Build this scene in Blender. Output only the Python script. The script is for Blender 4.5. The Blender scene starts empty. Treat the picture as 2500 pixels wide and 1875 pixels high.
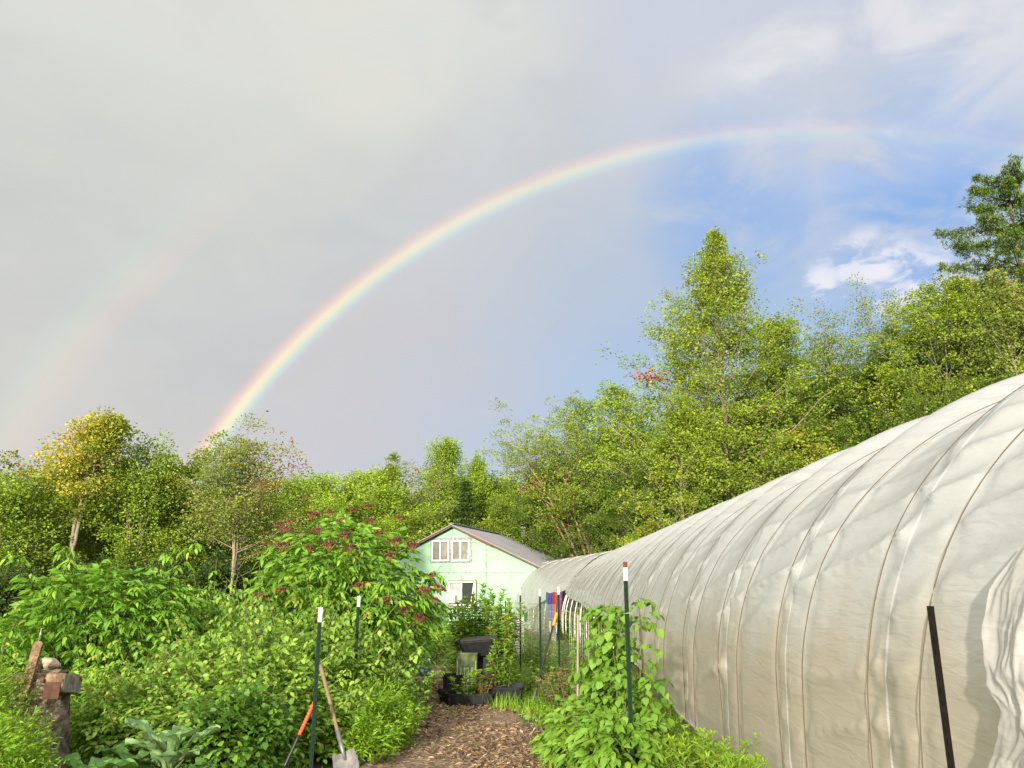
import bpy, math, random
import numpy as np
from mathutils import Vector, Matrix
SC = bpy.context.scene
R = math.radians
COL = SC.collection
# ------------------------------------------------------------ camera
F_PX, TILT, EYE = 800.0, R(15.11), 1.6
cam_d = bpy.data.cameras.new('camera'); cam = bpy.data.objects.new('camera', cam_d); COL.objects.link(cam)
cam.location = (0, 0, EYE); cam.rotation_euler = (R(90) + TILT, 0, 0)
cam_d.sensor_width = 36; cam_d.lens = F_PX / 1024 * 36; cam_d.clip_start = .1; cam_d.clip_end = 2000
SC.camera = cam
# ------------------------------------------------------------ view, sun
SC.view_settings.view_transform = 'Standard'; SC.view_settings.look = 'None'
SC.view_settings.gamma = 1; SC.view_settings.exposure = 1.2
SC.cycles.max_bounces = 6; SC.cycles.diffuse_bounces = 3; SC.cycles.transmission_bounces = 4
SC.cycles.transparent_max_bounces = 6
ANTI = Vector((.265, .947, -.182)).normalized()       # antisolar point, centre of the rainbow
SUN_EL, SUN_AZ = math.asin(-ANTI.z), math.atan2(-ANTI.x, -ANTI.y)
sd = bpy.data.lights.new('sun', 'SUN'); sd.energy = 3.6; sd.angle = R(1.5); sd.color = (1, .92, .79)
sun = bpy.data.objects.new('sun', sd); COL.objects.link(sun)
sun.rotation_euler = Vector(-ANTI).to_track_quat('Z', 'Y').to_euler(); sun.location = (-10, -30, 20)
# ------------------------------------------------------------ sky
world = bpy.data.worlds.new('World'); SC.world = world; world.use_nodes = True
NT = world.node_tree; NT.nodes.clear()

class NB:
    """small node-building helper"""
    def __init__(s, nt): s.nt = nt
    def n(s, t, **kw):
        nd = s.nt.nodes.new(t)
        for k, v in kw.items(): setattr(nd, k, v)
        return nd
    def l(s, a, b): s.nt.links.new(a, b)
    def put(s, sock, v):
        if hasattr(v, 'is_linked') or hasattr(v, 'links'): s.l(v, sock)
        else: sock.default_value = v
    def m(s, op, a, b=None, c=None, clamp=False):
        nd = s.n('ShaderNodeMath', operation=op); nd.use_clamp = clamp
        s.put(nd.inputs[0], a)
        if b is not None: s.put(nd.inputs[1], b)
        if c is not None: s.put(nd.inputs[2], c)
        return nd.outputs[0]
    def vm(s, op, a, b=None):
        nd = s.n('ShaderNodeVectorMath', operation=op); s.put(nd.inputs[0], a)
        if b is not None: s.put(nd.inputs[1], b)
        return nd
    def sm(s, x, a, b, lo=0., hi=1.):
        nd = s.n('ShaderNodeMapRange', interpolation_type='SMOOTHSTEP')
        s.put(nd.inputs[0], x); nd.inputs[1].default_value = a; nd.inputs[2].default_value = b
        nd.inputs[3].default_value = lo; nd.inputs[4].default_value = hi
        return nd.outputs[0]
    def noise(s, vec, scale, detail=4, rough=.5, dist=0., out=0):
        nd = s.n('ShaderNodeTexNoise'); nd.inputs['Scale'].default_value = scale
        nd.inputs['Detail'].default_value = detail; nd.inputs['Roughness'].default_value = rough
        nd.inputs['Distortion'].default_value = dist
        if vec is not None: s.l(vec, nd.inputs['Vector'])
        return nd.outputs[out]
    def mix(s, f, a, b, blend='MIX'):
        nd = s.n('ShaderNodeMix', data_type='RGBA', blend_type=blend)
        s.put(nd.inputs[0], f); s.put(nd.inputs[6], a); s.put(nd.inputs[7], b)
        return nd.outputs[2]
    def ramp(s, f, stops, interp='LINEAR'):
        nd = s.n('ShaderNodeValToRGB'); nd.color_ramp.interpolation = interp
        el = nd.color_ramp.elements
        while len(el) < len(stops): el.new(.5)
        for e, (p, c) in zip(el, stops): e.position = p; e.color = tuple(c[:3]) + (1,)
        s.l(f, nd.inputs[0]); return nd.outputs[0]

def lin(r, g, b):
    f = lambda c: (c / 255 / 12.92) if c <= 10 else ((c / 255 + .055) / 1.055) ** 2.4
    return (f(r), f(g), f(b), 1)
def skyc(r, g, b):
    c = lin(r, g, b); return (c[0] / 2.297, c[1] / 2.297, c[2] / 2.297, 1)
def pxdir(px, py):
    u = (384 - py) / F_PX
    return Vector(((px - 512) / F_PX, math.cos(TILT) - u * math.sin(TILT), math.sin(TILT) + u * math.cos(TILT))).normalized()

W = NB(NT)
tc = W.n('ShaderNodeTexCoord'); D = W.vm('NORMALIZE', tc.outputs['Generated']).outputs[0]
def near(px, py, r0, r1):            # 1 inside r1 degrees of a sky direction, 0 outside r0
    d = W.vm('DOT_PRODUCT', D, tuple(pxdir(px, py))).outputs['Value']
    return W.sm(d, math.cos(R(r0)), math.cos(R(r1)))
mp = W.n('ShaderNodeMapping'); W.l(D, mp.inputs[0]); mp.inputs['Scale'].default_value = (1, 1, 1.9); mp.inputs['Rotation'].default_value = (0, R(28), 0)
nz1 = W.noise(mp.outputs[0], 2.2, 5, .5, .6)
nz2 = W.noise(mp.outputs[0], 7.0, 6, .55, .5)
nz3 = W.noise(mp.outputs[0], 20.0, 5, .6, .3)
sky = W.n('ShaderNodeTexSky'); sky.sky_type = 'NISHITA'; sky.sun_disc = False
sky.sun_elevation = SUN_EL; sky.sun_rotation = SUN_AZ
sep = W.n('ShaderNodeSeparateXYZ'); W.l(D, sep.inputs[0])
# grey veil: vertical variation and broad mottling
grey = W.ramp(W.sm(sep.outputs[2], 0, .75), [(0, skyc(211, 205, 200)), (.35, skyc(203, 204, 203)), (.7, skyc(211, 213, 209)), (1, skyc(226, 227, 221))])
grey = W.mix(W.m('MULTIPLY', W.sm(nz1, .35, .7), .35), grey, skyc(226, 226, 219))
grey = W.mix(W.m('MULTIPLY', W.sm(nz2, .42, .68), .22), grey, skyc(190, 194, 197))
# blue towards the right: half-space mask with a ragged edge
gA, gB = pxdir(560, 420), pxdir(1010, 180)
mid_n = Vector((.80, .10, -.62)).normalized()
hs = W.vm('DOT_PRODUCT', D, tuple(mid_n)).outputs['Value']
hs = W.m('ADD', hs, W.m('MULTIPLY', W.m('SUBTRACT', nz1, .5), .30))
hs = W.m('ADD', hs, W.m('MULTIPLY', W.m('SUBTRACT', nz2, .5), .10))
bl1 = W.sm(hs, -.52, .22)
blue_sky = W.mix(.12, skyc(156, 189, 228), W.mix(1., sky.outputs[0], (.1, .1, .1, 1), 'MULTIPLY'))
col = W.mix(W.m('MULTIPLY', bl1, .93), grey, W.mix(W.sm(bl1, .25, .95), skyc(186, 194, 212), blue_sky))
# lilac-grey veil above the blue
vl = W.m('MULTIPLY', near(900, -40, 23, 13), W.sm(nz1, .0, .35))
col = W.mix(W.m('MULTIPLY', vl, .92), col, skyc(203, 209, 223))
# deeper clear patches
dp = W.m('MAXIMUM', near(912, 165, 8, 1), W.m('MULTIPLY', near(745, 200, 8.5, 1), .7))
dp = W.m('MAXIMUM', dp, W.m('MULTIPLY', near(930, 262, 9, 1), .65))
dp = W.m('MULTIPLY', dp, W.sm(nz2, .30, .56))
col = W.mix(W.m('MULTIPLY', dp, .85), col, skyc(118, 172, 234))
# bright cloud edges
def cloud(px, py, r0, r1, lo, hi, k, c, nz=None):
    global col
    f = W.m('MULTIPLY', near(px, py, r0, r1), W.sm(nz if nz is not None else nz2, lo, hi))
    col = W.mix(W.m('MULTIPLY', f, k), col, skyc(*c))
cloud(860, 8, 13, 1, .36, .66, .85, (238, 236, 236))
cloud(925, 35, 10, 1, .38, .68, .6, (222, 222, 230))
cloud(372, 40, 8, 1, .30, .55, .85, (226, 226, 217))
cloud(250, 5, 14, 3, .4, .66, .5, (222, 222, 214))
cloud(655, 115, 5, .5, .42, .62, .35, (208, 209, 212))
cloud(470, 200, 7, 2, .45, .62, .25, (214, 208, 206))
cloud(870, 268, 3.2, .6, .40, .64, .95, (236, 238, 246), nz3)
cloud(905, 282, 3.2, .8, .40, .64, .95, (236, 236, 246), nz3)
cloud(840, 274, 2.4, .6, .40, .64, .9, (228, 232, 243), nz3)
cloud(820, 283, 1.3, .3, .40, .55, .9, (232, 234, 244), nz3)
cloud(985, 262, 4, 1, .40, .64, .8, (236, 236, 246), nz3)
cloud(420, 390, 12, 3, .40, .66, .30, (214, 205, 200))
# rainbow: coloured light added at a fixed angle from the antisolar point
ang = W.m('MULTIPLY', W.m('ARCCOSINE', W.vm('DOT_PRODUCT', D, tuple(ANTI)).outputs['Value']), 180 / math.pi)
bow1 = W.ramp(W.m('DIVIDE', W.m('SUBTRACT', ang, 40.35), 2.5, clamp=True),
    [(0, (0, 0, 0)), (.10, (.004, .0, .008)), (.22, (.0, .012, .03)), (.36, (.03, .085, .04)), (.48, (.14, .14, .02)), (.58, (.21, .13, .015)), (.70, (.14, .04, .0)), (.84, (.05, .004, .0)), (.92, (.01, 0, 0)), (1, (0, 0, 0))])
bow2 = W.ramp(W.m('DIVIDE', W.m('SUBTRACT', ang, 50.2), 4.2, clamp=True),
    [(0, (0, 0, 0)), (.2, (.05, .01, .0)), (.42, (.055, .035, .0)), (.62, (.025, .045, .01)), (.8, (.0, .02, .015)), (1, (0, 0, 0))])
low = W.sm(sep.outputs[2], .02, .62, 1., .42)
b1k = W.m('MULTIPLY', W.m('MULTIPLY', low, W.sm(sep.outputs[0], .10, .55, 1., .33)), W.sm(nz1, .25, .6, .8, 1.1))
b2k = W.m('MULTIPLY', W.sm(sep.outputs[2], .25, .62, 1., .0), .45)
def scale_col(c, k):
    nd = W.vm('SCALE', c); W.put(nd.inputs[3], k); return nd.outputs[0]
inside = W.sm(ang, 42.0, 40.8)       # sky inside the bow is a little lighter
tot = W.vm('ADD', col, scale_col(bow1, b1k)).outputs[0]
tot = W.vm('ADD', tot, scale_col(bow2, b2k)).outputs[0]
tot = W.vm('ADD', tot, scale_col(W.ramp(inside, [(0, (0, 0, 0)), (1, (.016, .010, .012))]), low)).outputs[0]
# unseen warm glow added round the sun behind the camera as front fill
gl = W.sm(W.vm('DOT_PRODUCT', D, tuple(-ANTI)).outputs['Value'], .05, .98)
tot = W.vm('ADD', tot, scale_col(W.ramp(gl, [(0, (0, 0, 0)), (1, (1, .88, .70))]), 1.4)).outputs[0]
bg = W.n('ShaderNodeBackground'); W.l(tot, bg.inputs[0]); bg.inputs[1].default_value = 1
wo = W.n('ShaderNodeOutputWorld'); W.l(bg.outputs[0], wo.inputs[0])

# ------------------------------------------------------------ layout helpers
CT, ST = math.cos(TILT), math.sin(TILT)
def P(px, py, Y):
    """point of the place at ground distance Y that the photo shows at px, py (1024x768)"""
    u = (384 - py) / F_PX; k = Y / (CT - u * ST)
    return Vector(((px - 512) / F_PX * k, Y, EYE + (ST + u * CT) * k))
def G(px, py):
    u = (384 - py) / F_PX; k = -EYE / (ST + u * CT)
    return Vector(((px - 512) / F_PX * k, (CT - u * ST) * k, 0))

def prop(o, label=None, cat=None, group=None, kind=None):
    if label: o['label'] = label
    if cat: o['category'] = cat
    if group: o['group'] = group
    if kind: o['kind'] = kind
    return o
def thing(name, label, cat, loc=(0, 0, 0), rz=0, group=None, sc=1):
    o = bpy.data.objects.new(name, None); COL.objects.link(o); o.empty_display_size = .1
    o.location = loc; o.rotation_euler = (0, 0, rz); o.scale = (sc, sc, sc) if not hasattr(sc, '__len__') else sc
    return prop(o, label, cat, group)
def dup(root, loc, rz=0, sc=1, label=None, group=None):
    def cp(o, par):
        c = o.copy(); COL.objects.link(c)
        if par: c.parent = par
        for ch in o.children: cp(ch, c)
        return c
    r = cp(root, None); r.location = loc; r.rotation_euler = (0, 0, rz)
    r.scale = (sc, sc, sc) if not hasattr(sc, '__len__') else sc
    if label: r['label'] = label
    if group: r['group'] = group
    return r

class MB:
    """collects vertices and faces and links them as one mesh object"""
    def __init__(s): s.v = []; s.nv = 0; s.f = []; s.a = []
    def add(s, v, faces, val=None, mat=0, smooth=True):
        v = np.asarray(v, float).reshape(-1, 3)
        s.v.append(v)
        s.a.append(np.full(len(v), .5) if val is None else np.broadcast_to(np.asarray(val, float), (len(v),)))
        if not isinstance(faces, (list, tuple)) or (len(faces) and not hasattr(faces[0], '__len__')): faces = [faces]
        for fa in faces:
            fa = np.asarray(fa, int)
            if fa.ndim == 1: fa = fa[None]
            if len(fa): s.f.append((fa + s.nv, mat, smooth))
        s.nv += len(v); return s
    def box(s, c, size, rot=None, mat=0, taper=1., val=None):
        x, y, z = [q / 2 for q in size]
        v = np.array([[sx * x * (taper if sz < 0 else 1), sy * y * (taper if sz < 0 else 1), sz * z] for sz in (-1, 1) for sy in (-1, 1) for sx in (-1, 1)], float)
        if rot is not None: v = v @ np.array(rot.to_3x3() if hasattr(rot, 'to_3x3') else rot).T
        v = v + np.array(c, float)
        return s.add(v, [np.array([[0, 2, 3, 1], [4, 5, 7, 6], [0, 1, 5, 4], [2, 6, 7, 3], [0, 4, 6, 2], [1, 3, 7, 5]])], val, mat, False)
    def tube(s, pts, r, n=6, mat=0, val=None, cap=True):
        pts = np.asarray(pts, float); k = len(pts)
        r = np.broadcast_to(np.asarray(r, float), (k,))
        t = np.gradient(pts, axis=0); t /= np.linalg.norm(t, axis=1)[:, None] + 1e-9
        ref = np.array([0, 0, 1.]) if abs(t[:, 2]).mean() < .8 else np.array([1., 0, 0])
        a = np.cross(t, ref); a /= np.linalg.norm(a, axis=1)[:, None] + 1e-9; b = np.cross(t, a)
        th = np.arange(n) * 2 * math.pi / n
        v = pts[:, None] + r[:, None, None] * (np.cos(th)[None, :, None] * a[:, None] + np.sin(th)[None, :, None] * b[:, None])
        i = np.arange(k - 1)[:, None] * n; j = np.arange(n)[None]; j2 = (j + 1) % n
        q = np.stack([i + j, i + j2, i + n + j2, i + n + j], -1).reshape(-1, 4)
        fs = [q]
        if cap and n > 2: fs += [np.arange(n)[::-1][None], (np.arange(n) + (k - 1) * n)[None]]
        return s.add(v.reshape(-1, 3), fs, val, mat)
    def grid(s, V, mat=0, val=None, smooth=True):
        a, b = V.shape[:2]
        i = np.arange(a - 1)[:, None] * b + np.arange(b - 1)[None]
        return s.add(V.reshape(-1, 3), [np.stack([i, i + 1, i + b + 1, i + b], -1).reshape(-1, 4)], None if val is None else np.asarray(val).reshape(-1), mat, smooth)
    def lathe(s, prof, n=20, c=(0, 0, 0), mat=0):
        pr = np.array(prof, float); th = np.arange(n + 1) * 2 * math.pi / n
        V = np.stack([pr[:, 0][:, None] * np.cos(th), pr[:, 0][:, None] * np.sin(th), np.repeat(pr[:, 1][:, None], n + 1, 1)], -1) + np.array(c, float)
        return s.grid(V, mat)
    def build(s, name, mats, parent=None):
        me = bpy.data.meshes.new(name)
        v = np.concatenate(s.v); me.vertices.add(len(v)); me.vertices.foreach_set('co', v.astype(np.float32).ravel())
        tot = np.concatenate([np.full(len(f), f.shape[1]) for f, m, sm in s.f]); lp = np.concatenate([f.ravel() for f, m, sm in s.f])
        me.loops.add(len(lp)); me.loops.foreach_set('vertex_index', lp.astype(np.int32))
        me.polygons.add(len(tot)); st = np.concatenate([[0], np.cumsum(tot)[:-1]])
        me.polygons.foreach_set('loop_start', st.astype(np.int32)); me.polygons.foreach_set('loop_total', tot.astype(np.int32))
        me.polygons.foreach_set('material_index', np.concatenate([np.full(len(f), m) for f, m, sm in s.f]).astype(np.int32))
        me.polygons.foreach_set('use_smooth', np.concatenate([np.full(len(f), sm) for f, m, sm in s.f]))
        at = me.attributes.new('tint', 'FLOAT', 'POINT'); at.data.foreach_set('value', np.concatenate(s.a).astype(np.float32))
        me.update(calc_edges=True)
        for m in (mats if isinstance(mats, (list, tuple)) else [mats]): me.materials.append(m)
        o = bpy.data.objects.new(name, me); COL.objects.link(o)
        if parent is not None: o.parent = parent
        return o

def nrm(a): return a / (np.linalg.norm(a, axis=-1, keepdims=True) + 1e-9)
def _h(i, j, seed):
    n = (i.astype(np.int64) * 374761393 + j.astype(np.int64) * 668265263 + seed * 1442695041) & 0xffffffff
    n = ((n ^ (n >> 13)) * 1274126177) & 0xffffffff
    return ((n ^ (n >> 16)) & 0xffff) / 65535.
def vnoise(x, y, seed=0):
    i = np.floor(x); j = np.floor(y); fx = x - i; fy = y - j; fx = fx * fx * (3 - 2 * fx); fy = fy * fy * (3 - 2 * fy)
    return (_h(i, j, seed) * (1 - fx) + _h(i + 1, j, seed) * fx) * (1 - fy) + (_h(i, j + 1, seed) * (1 - fx) + _h(i + 1, j + 1, seed) * fx) * fy

# ------------------------------------------------------------ materials
def mat(name, color, rough=.7, spec=.3, metal=0, bump=0, bscale=20, var=.25, vscale=4, var_col=None, coat=0):
    m = bpy.data.materials.new(name); m.use_nodes = True; nt = m.node_tree; nt.nodes.clear(); N = NB(nt)
    t = N.n('ShaderNodeTexCoord'); nz = N.noise(t.outputs['Object'], vscale, 6, .6)
    c = tuple(color[:3]) + (1,); c2 = tuple(var_col[:3]) + (1,) if var_col else tuple(q * (1 - var) for q in color[:3]) + (1,)
    cc = N.mix(N.sm(nz, .35, .65), c, c2)
    b = N.n('ShaderNodeBsdfPrincipled'); N.l(cc, b.inputs['Base Color']); b.inputs['Roughness'].default_value = rough
    b.inputs['Specular IOR Level'].default_value = spec; b.inputs['Metallic'].default_value = metal; b.inputs['Coat Weight'].default_value = coat
    if bump:
        bp = N.n('ShaderNodeBump'); bp.inputs['Strength'].default_value = bump; bp.inputs['Distance'].default_value = .02
        N.l(N.noise(t.outputs['Object'], bscale, 5, .6), bp.inputs['Height']); N.l(bp.outputs[0], b.inputs['Normal'])
    o = N.n('ShaderNodeOutputMaterial'); N.l(b.outputs[0], o.inputs[0]); return m
def leafmat(name, stops, trans=.34, rough=.5, spec=.35, rand=.12):
    """leaf colour by the leaf's own tint; thin leaves let light through"""
    m = bpy.data.materials.new(name); m.use_nodes = True; nt = m.node_tree; nt.nodes.clear(); N = NB(nt)
    a = N.n('ShaderNodeAttribute', attribute_name='tint'); oi = N.n('ShaderNodeObjectInfo')
    f = N.m('ADD', a.outputs['Fac'], N.m('MULTIPLY', N.m('SUBTRACT', oi.outputs['Random'], .5), rand))
    c = N.ramp(f, stops)
    b = N.n('ShaderNodeBsdfPrincipled'); N.l(c, b.inputs['Base Color']); b.inputs['Roughness'].default_value = rough; b.inputs['Specular IOR Level'].default_value = spec
    tr = N.n('ShaderNodeBsdfTranslucent'); N.l(N.mix(.5, c, (.22, .30, .02, 1), 'MIX'), tr.inputs[0])
    mx = N.n('ShaderNodeMixShader'); mx.inputs[0].default_value = trans; N.l(b.outputs[0], mx.inputs[1]); N.l(tr.outputs[0], mx.inputs[2])
    o = N.n('ShaderNodeOutputMaterial'); N.l(mx.outputs[0], o.inputs[0]); return m

BROWNRED = (.13, .028, .014)
L_tree = leafmat('leaf_green', [(0, (.06, .11, .014)), (.45, (.185, .27, .024)), (.8, (.29, .37, .03)), (.93, (.26, .25, .02)), (1, (.30, .10, .02))])
L_lime = leafmat('leaf_lime', [(0, (.09, .17, .018)), (.5, (.23, .35, .03)), (.85, (.36, .46, .04)), (1, (.38, .33, .03))])
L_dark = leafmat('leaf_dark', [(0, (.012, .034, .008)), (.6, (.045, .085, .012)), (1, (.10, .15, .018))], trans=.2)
L_olive = leafmat('leaf_olive', [(0, (.11, .16, .03)), (.5, (.22, .28, .05)), (.72, (.30, .29, .07)), (.86, (.22, .10, .04)), (1, (.20, .05, .025))])
L_yellow = leafmat('leaf_yellow', [(0, (.08, .15, .02)), (.3, (.20, .26, .02)), (.55, (.38, .38, .05)), (.86, (.50, .43, .06)), (.93, (.2, .05, .02)), (1, (.16, .03, .015))])
L_red = leafmat('leaf_red', [(0, (.35, .03, .02)), (1, (.50, .10, .04))])
L_pine = leafmat('needle_green', [(0, (.028, .065, .014)), (.5, (.09, .16, .02)), (1, (.24, .30, .035))], trans=.15)
L_elder = leafmat('leaf_elder', [(0, (.045, .125, .014)), (.5, (.125, .28, .024)), (.85, (.25, .42, .04)), (1, (.34, .32, .05))])
L_rasp = leafmat('leaf_bramble', [(0, (.055, .14, .018)), (.5, (.17, .31, .035)), (.85, (.31, .43, .07)), (.96, (.34, .30, .05)), (1, (.32, .13, .03))])
L_bean = leafmat('leaf_bean', [(0, (.065, .16, .018)), (.5, (.145, .28, .03)), (1, (.24, .38, .05))])
L_weed = leafmat('leaf_weed', [(0, (.075, .18, .012)), (.5, (.18, .34, .02)), (1, (.28, .44, .03))], trans=.4)
L_cab = leafmat('leaf_cabbage', [(0, (.05, .15, .025)), (.5, (.11, .25, .055)), (1, (.24, .38, .17))], trans=.3, spec=.3)
L_dry = leafmat('leaf_dry', [(0, (.07, .10, .02)), (.5, (.17, .16, .05)), (1, (.30, .22, .09))])
L_autumn = leafmat('leaf_orange', [(0, (.30, .11, .02)), (.5, (.42, .22, .05)), (1, (.20, .28, .04))])
L_berry = leafmat('berry_red', [(0, (.04, .010, .010)), (.5, (.11, .026, .018)), (1, (.26, .12, .045))], trans=.05)
L_shade = leafmat('leaf_shade', [(0, (.03, .065, .010)), (.5, (.105, .17, .016)), (.9, (.19, .27, .025)), (1, (.2, .16, .02))])  # darker copy of the green leaf, shade deep in the wood put into colour
M_bark = mat('bark', (.20, .16, .11), .9, .1, bump=.6, bscale=14, var_col=(.10, .08, .055), vscale=6)
M_barkp = mat('pale_bark', (.25, .215, .15), .9, .1, bump=.4, bscale=14, var_col=(.19, .16, .11), vscale=5)
M_stem = mat('green_stem', (.10, .16, .04), .7, .2, var_col=(.14, .10, .05))
M_cane = mat('dark_cane', (.05, .045, .03), .8, .1)

# ------------------------------------------------------------ foliage
def leaves(mb, pos, ax, up, L, Wd, val, kind=0, droop=.25, mat=0):
    """kind 0: one folded quad per leaf; kind 1: eight-vertex folded, drooping leaf"""
    pos = np.asarray(pos, float); n = len(pos)
    if not n: return
    ax = nrm(np.asarray(ax, float)); side = nrm(np.cross(ax, up)); up = np.cross(side, ax)
    L = np.broadcast_to(L, (n,))[:, None]; Wd = np.broadcast_to(Wd, (n,))[:, None]; val = np.broadcast_to(val, (n,))
    if kind == 0:
        v = np.stack([pos, pos + ax * L * .45 + side * Wd * .5 + up * L * .06, pos + ax * L - up * L * droop, pos + ax * L * .45 - side * Wd * .5 + up * L * .06], 1)
        f = np.arange(n * 4).reshape(n, 4); mb.add(v.reshape(-1, 3), [f], np.repeat(val, 4), mat, False)
    else:
        def p(t, w, h): return pos + ax * L * t + side * Wd * w + up * L * (h - droop * t * t)
        v = np.stack([p(0, 0, 0), p(.3, .46, .05), p(.3, 0, 0), p(.3, -.46, .05), p(.65, .36, .04), p(.65, 0, 0), p(.65, -.36, .04), p(1, 0, 0)], 1)
        b = np.arange(n)[:, None] * 8
        tri = np.concatenate([b + np.array(q)[None] for q in ((0, 1, 2), (0, 2, 3), (4, 7, 5), (5, 7, 6))])
        quad = np.concatenate([b + np.array(q)[None] for q in ((1, 4, 5, 2), (2, 5, 6, 3))])
        mb.add(v.reshape(-1, 3), [tri, quad], np.repeat(val, 8), mat, True)

def rand_dirs(rng, n, zlo=-1., zhi=1.):
    z = rng.uniform(zlo, zhi, n); a = rng.uniform(0, 2 * math.pi, n); r = np.sqrt(1 - z * z)
    return np.stack([r * np.cos(a), r * np.sin(a), z], 1)

def tree(name, label, H=10., cb=.25, Rm=2.5, shape='ovate', nb=46, leaf=.13, per=26, tr=.13, stems=1, spread=.12, lean=(0, 0), el=(15, 60),
         lm=None, bm=None, seed=1, side_bias=None, vfun=None, base=(0, 0, 0), rz=0, group=None, cat='tree', sprays=6, bare=.0, clump=(.42, .13), dead=0, trunks_split=.12):
    rng = np.random.default_rng(seed)
    wood, fol = MB(), MB()
    P_, A_, V_ = [], [], []; nb = int(nb * .72); sprays = int(sprays * 1.6)
    wob0 = np.cumsum(rng.normal(0, .012 * H, (12, 2)), 0) * np.linspace(0, 1, 12)[:, None]
    for s in range(stems):
        sa = 2 * math.pi * s / max(stems, 1) + rng.uniform(-.4, .4); hs = H * (1 - .10 * rng.random() * (s > 0))
        off = np.array([math.cos(sa), math.sin(sa), 0]) * spread * H * (stems > 1)
        k = 12; t = np.linspace(0, 1, k)
        wob = np.cumsum(rng.normal(0, .012 * H, (k, 2)), 0) * t[:, None]
        sp = np.clip((t - trunks_split) / (1 - trunks_split), 0, 1) ** .8
        if stems > 1: wob = wob0 + wob * sp[:, None]
        path = np.stack([off[0] * sp + lean[0] * t ** 1.2 + wob[:, 0], off[1] * sp + lean[1] * t ** 1.2 + wob[:, 1], t * hs], 1)
        rad = tr * (1 - .9 * t) / (stems ** .35) + .008; rad[0] *= 1.35
        wood.tube(path, rad, 8)
        for i in range(nb // stems):
            u = (i + rng.random()) / (nb // stems); tt = cb + (1 - cb) * u ** .9 * .99
            p0 = np.array([np.interp(tt, t, path[:, c]) for c in range(3)])
            if shape == 'ovate': pr = math.sin(math.pi * (.12 + .83 * u) ** .8) ** .7
            elif shape == 'conic': pr = (1 - u) * .97 + .03
            elif shape == 'vase': pr = (.35 + .65 * math.sin(math.pi * min(1, .25 + .62 * u)) )
            elif shape == 'column': pr = (.75 + .25 * math.sin(u * 6)) * (1 - u ** 4 * .75)
            az = i * 2.39996 + rng.uniform(-.5, .5)
            elv = R(el[0] + (el[1] - el[0]) * u + rng.uniform(-9, 9))
            Lb = Rm * pr * (rng.uniform(.5, 1.2) if shape != 'conic' else rng.uniform(.4, 1.2))
            if side_bias is not None: Lb *= 1 + side_bias[2] * (math.cos(az) * side_bias[0] + math.sin(az) * side_bias[1])
            d = np.array([math.cos(az) * math.cos(elv), math.sin(az) * math.cos(elv), math.sin(elv)])
            bt = np.linspace(0, 1, 6)
            curve = np.array([0, 0, 1.]) * (.16 if elv < .7 else -.05)
            bp = p0 + d * Lb / max(.5, math.cos(elv)) ** .5 * bt[:, None] + curve * Lb * (bt ** 2)[:, None] + np.cumsum(rng.normal(0, .03 * Lb, (6, 3)), 0) * bt[:, None]
            rb = max(.010, tr * .24 * (1 - tt) + .008)
            wood.tube(bp, rb * (1 - .8 * bt) + .004, 4, cap=False)
            if rng.random() < bare or (shape == 'conic' and rng.random() < .45 * u): continue
            bv = rng.normal(0, .11)
            for j in range(sprays):
                w = rng.uniform(.28, 1.) if j else 1.
                c = np.array([np.interp(w, bt, bp[:, q]) for q in range(3)])
                sd_ = np.cross(d, [0, 0, 1]); sd_ /= np.linalg.norm(sd_) + 1e-6
                e = c + sd_ * rng.uniform(-1, 1) * Lb * .40 * (1.15 - .6 * w) + d * Lb * rng.uniform(-.03, .14) + np.array([0, 0, rng.uniform(-.04, .06)]) * Lb * .4
                if j % 3 == 1: wood.tube(np.stack([c, (c + e) / 2 + [0, 0, .03], e]), [.008, .006, .003], 3, cap=False)
                kk = (.3 + .7 * min(1, pr * 1.3)) if shape == 'conic' else 1.
                m = int(per * 1.5 * kk * rng.uniform(.6, 1.4))
                sz = clump[0] * .78 * rng.uniform(.6, 1.3) * (.45 + .55 * kk)
                q = np.clip(rng.normal(0, 1, (m, 3)), -1.7, 1.7) * [sz, sz, clump[1] * .7 * rng.uniform(.6, 1.3)]
                q[:, 2] -= .28 * (q[:, 0] ** 2 + q[:, 1] ** 2) / max(sz, .1)
                P_.append(e + q); A_.append(nrm(q * [1, 1, .3] + d * .5 * sz) + rng.normal(0, .35, (m, 3)))
                V_.append(np.full(m, bv + rng.normal(0, .07)))
    Pp = np.concatenate(P_); Aa = np.concatenate(A_); Vv = np.concatenate(V_); n = len(Pp)
    kz = H / np.percentile(Pp[:, 2], 99.8)
    up = nrm(np.array([0, 0, .8]) + rng.normal(0, .7, (n, 3)))
    val = np.clip(.46 + Vv + rng.normal(0, .10, n), 0, .9)
    if vfun is not None: val = np.clip(vfun(Pp * kz, val, rng), 0, 1)
    lf = leaf * 1.0 * rng.uniform(.6, 1.25, n)
    leaves(fol, Pp, Aa, up, lf, lf * .75, val, 0, .2)
    if dead:
        for i in range(dead):
            a = rng.uniform(0, 6.28); z = rng.uniform(.12, cb + .1) * H; d = np.array([math.cos(a), math.sin(a), rng.uniform(.1, .9)])
            p0 = np.array([lean[0] * z / H, lean[1] * z / H, z]); Lb = rng.uniform(.5, 1.6); t = np.linspace(0, 1, 5)[:, None]
            wood.tube(p0 + d * Lb * t + np.array([0, 0, .2]) * t * t, np.linspace(.02, .004, 5), 3, cap=False)
    o = thing(name, label, cat, base, rz, group, kz)
    wood.build('trunk', bm or M_barkp, o); fol.build('crown', lm or L_tree, o)
    return o

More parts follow.
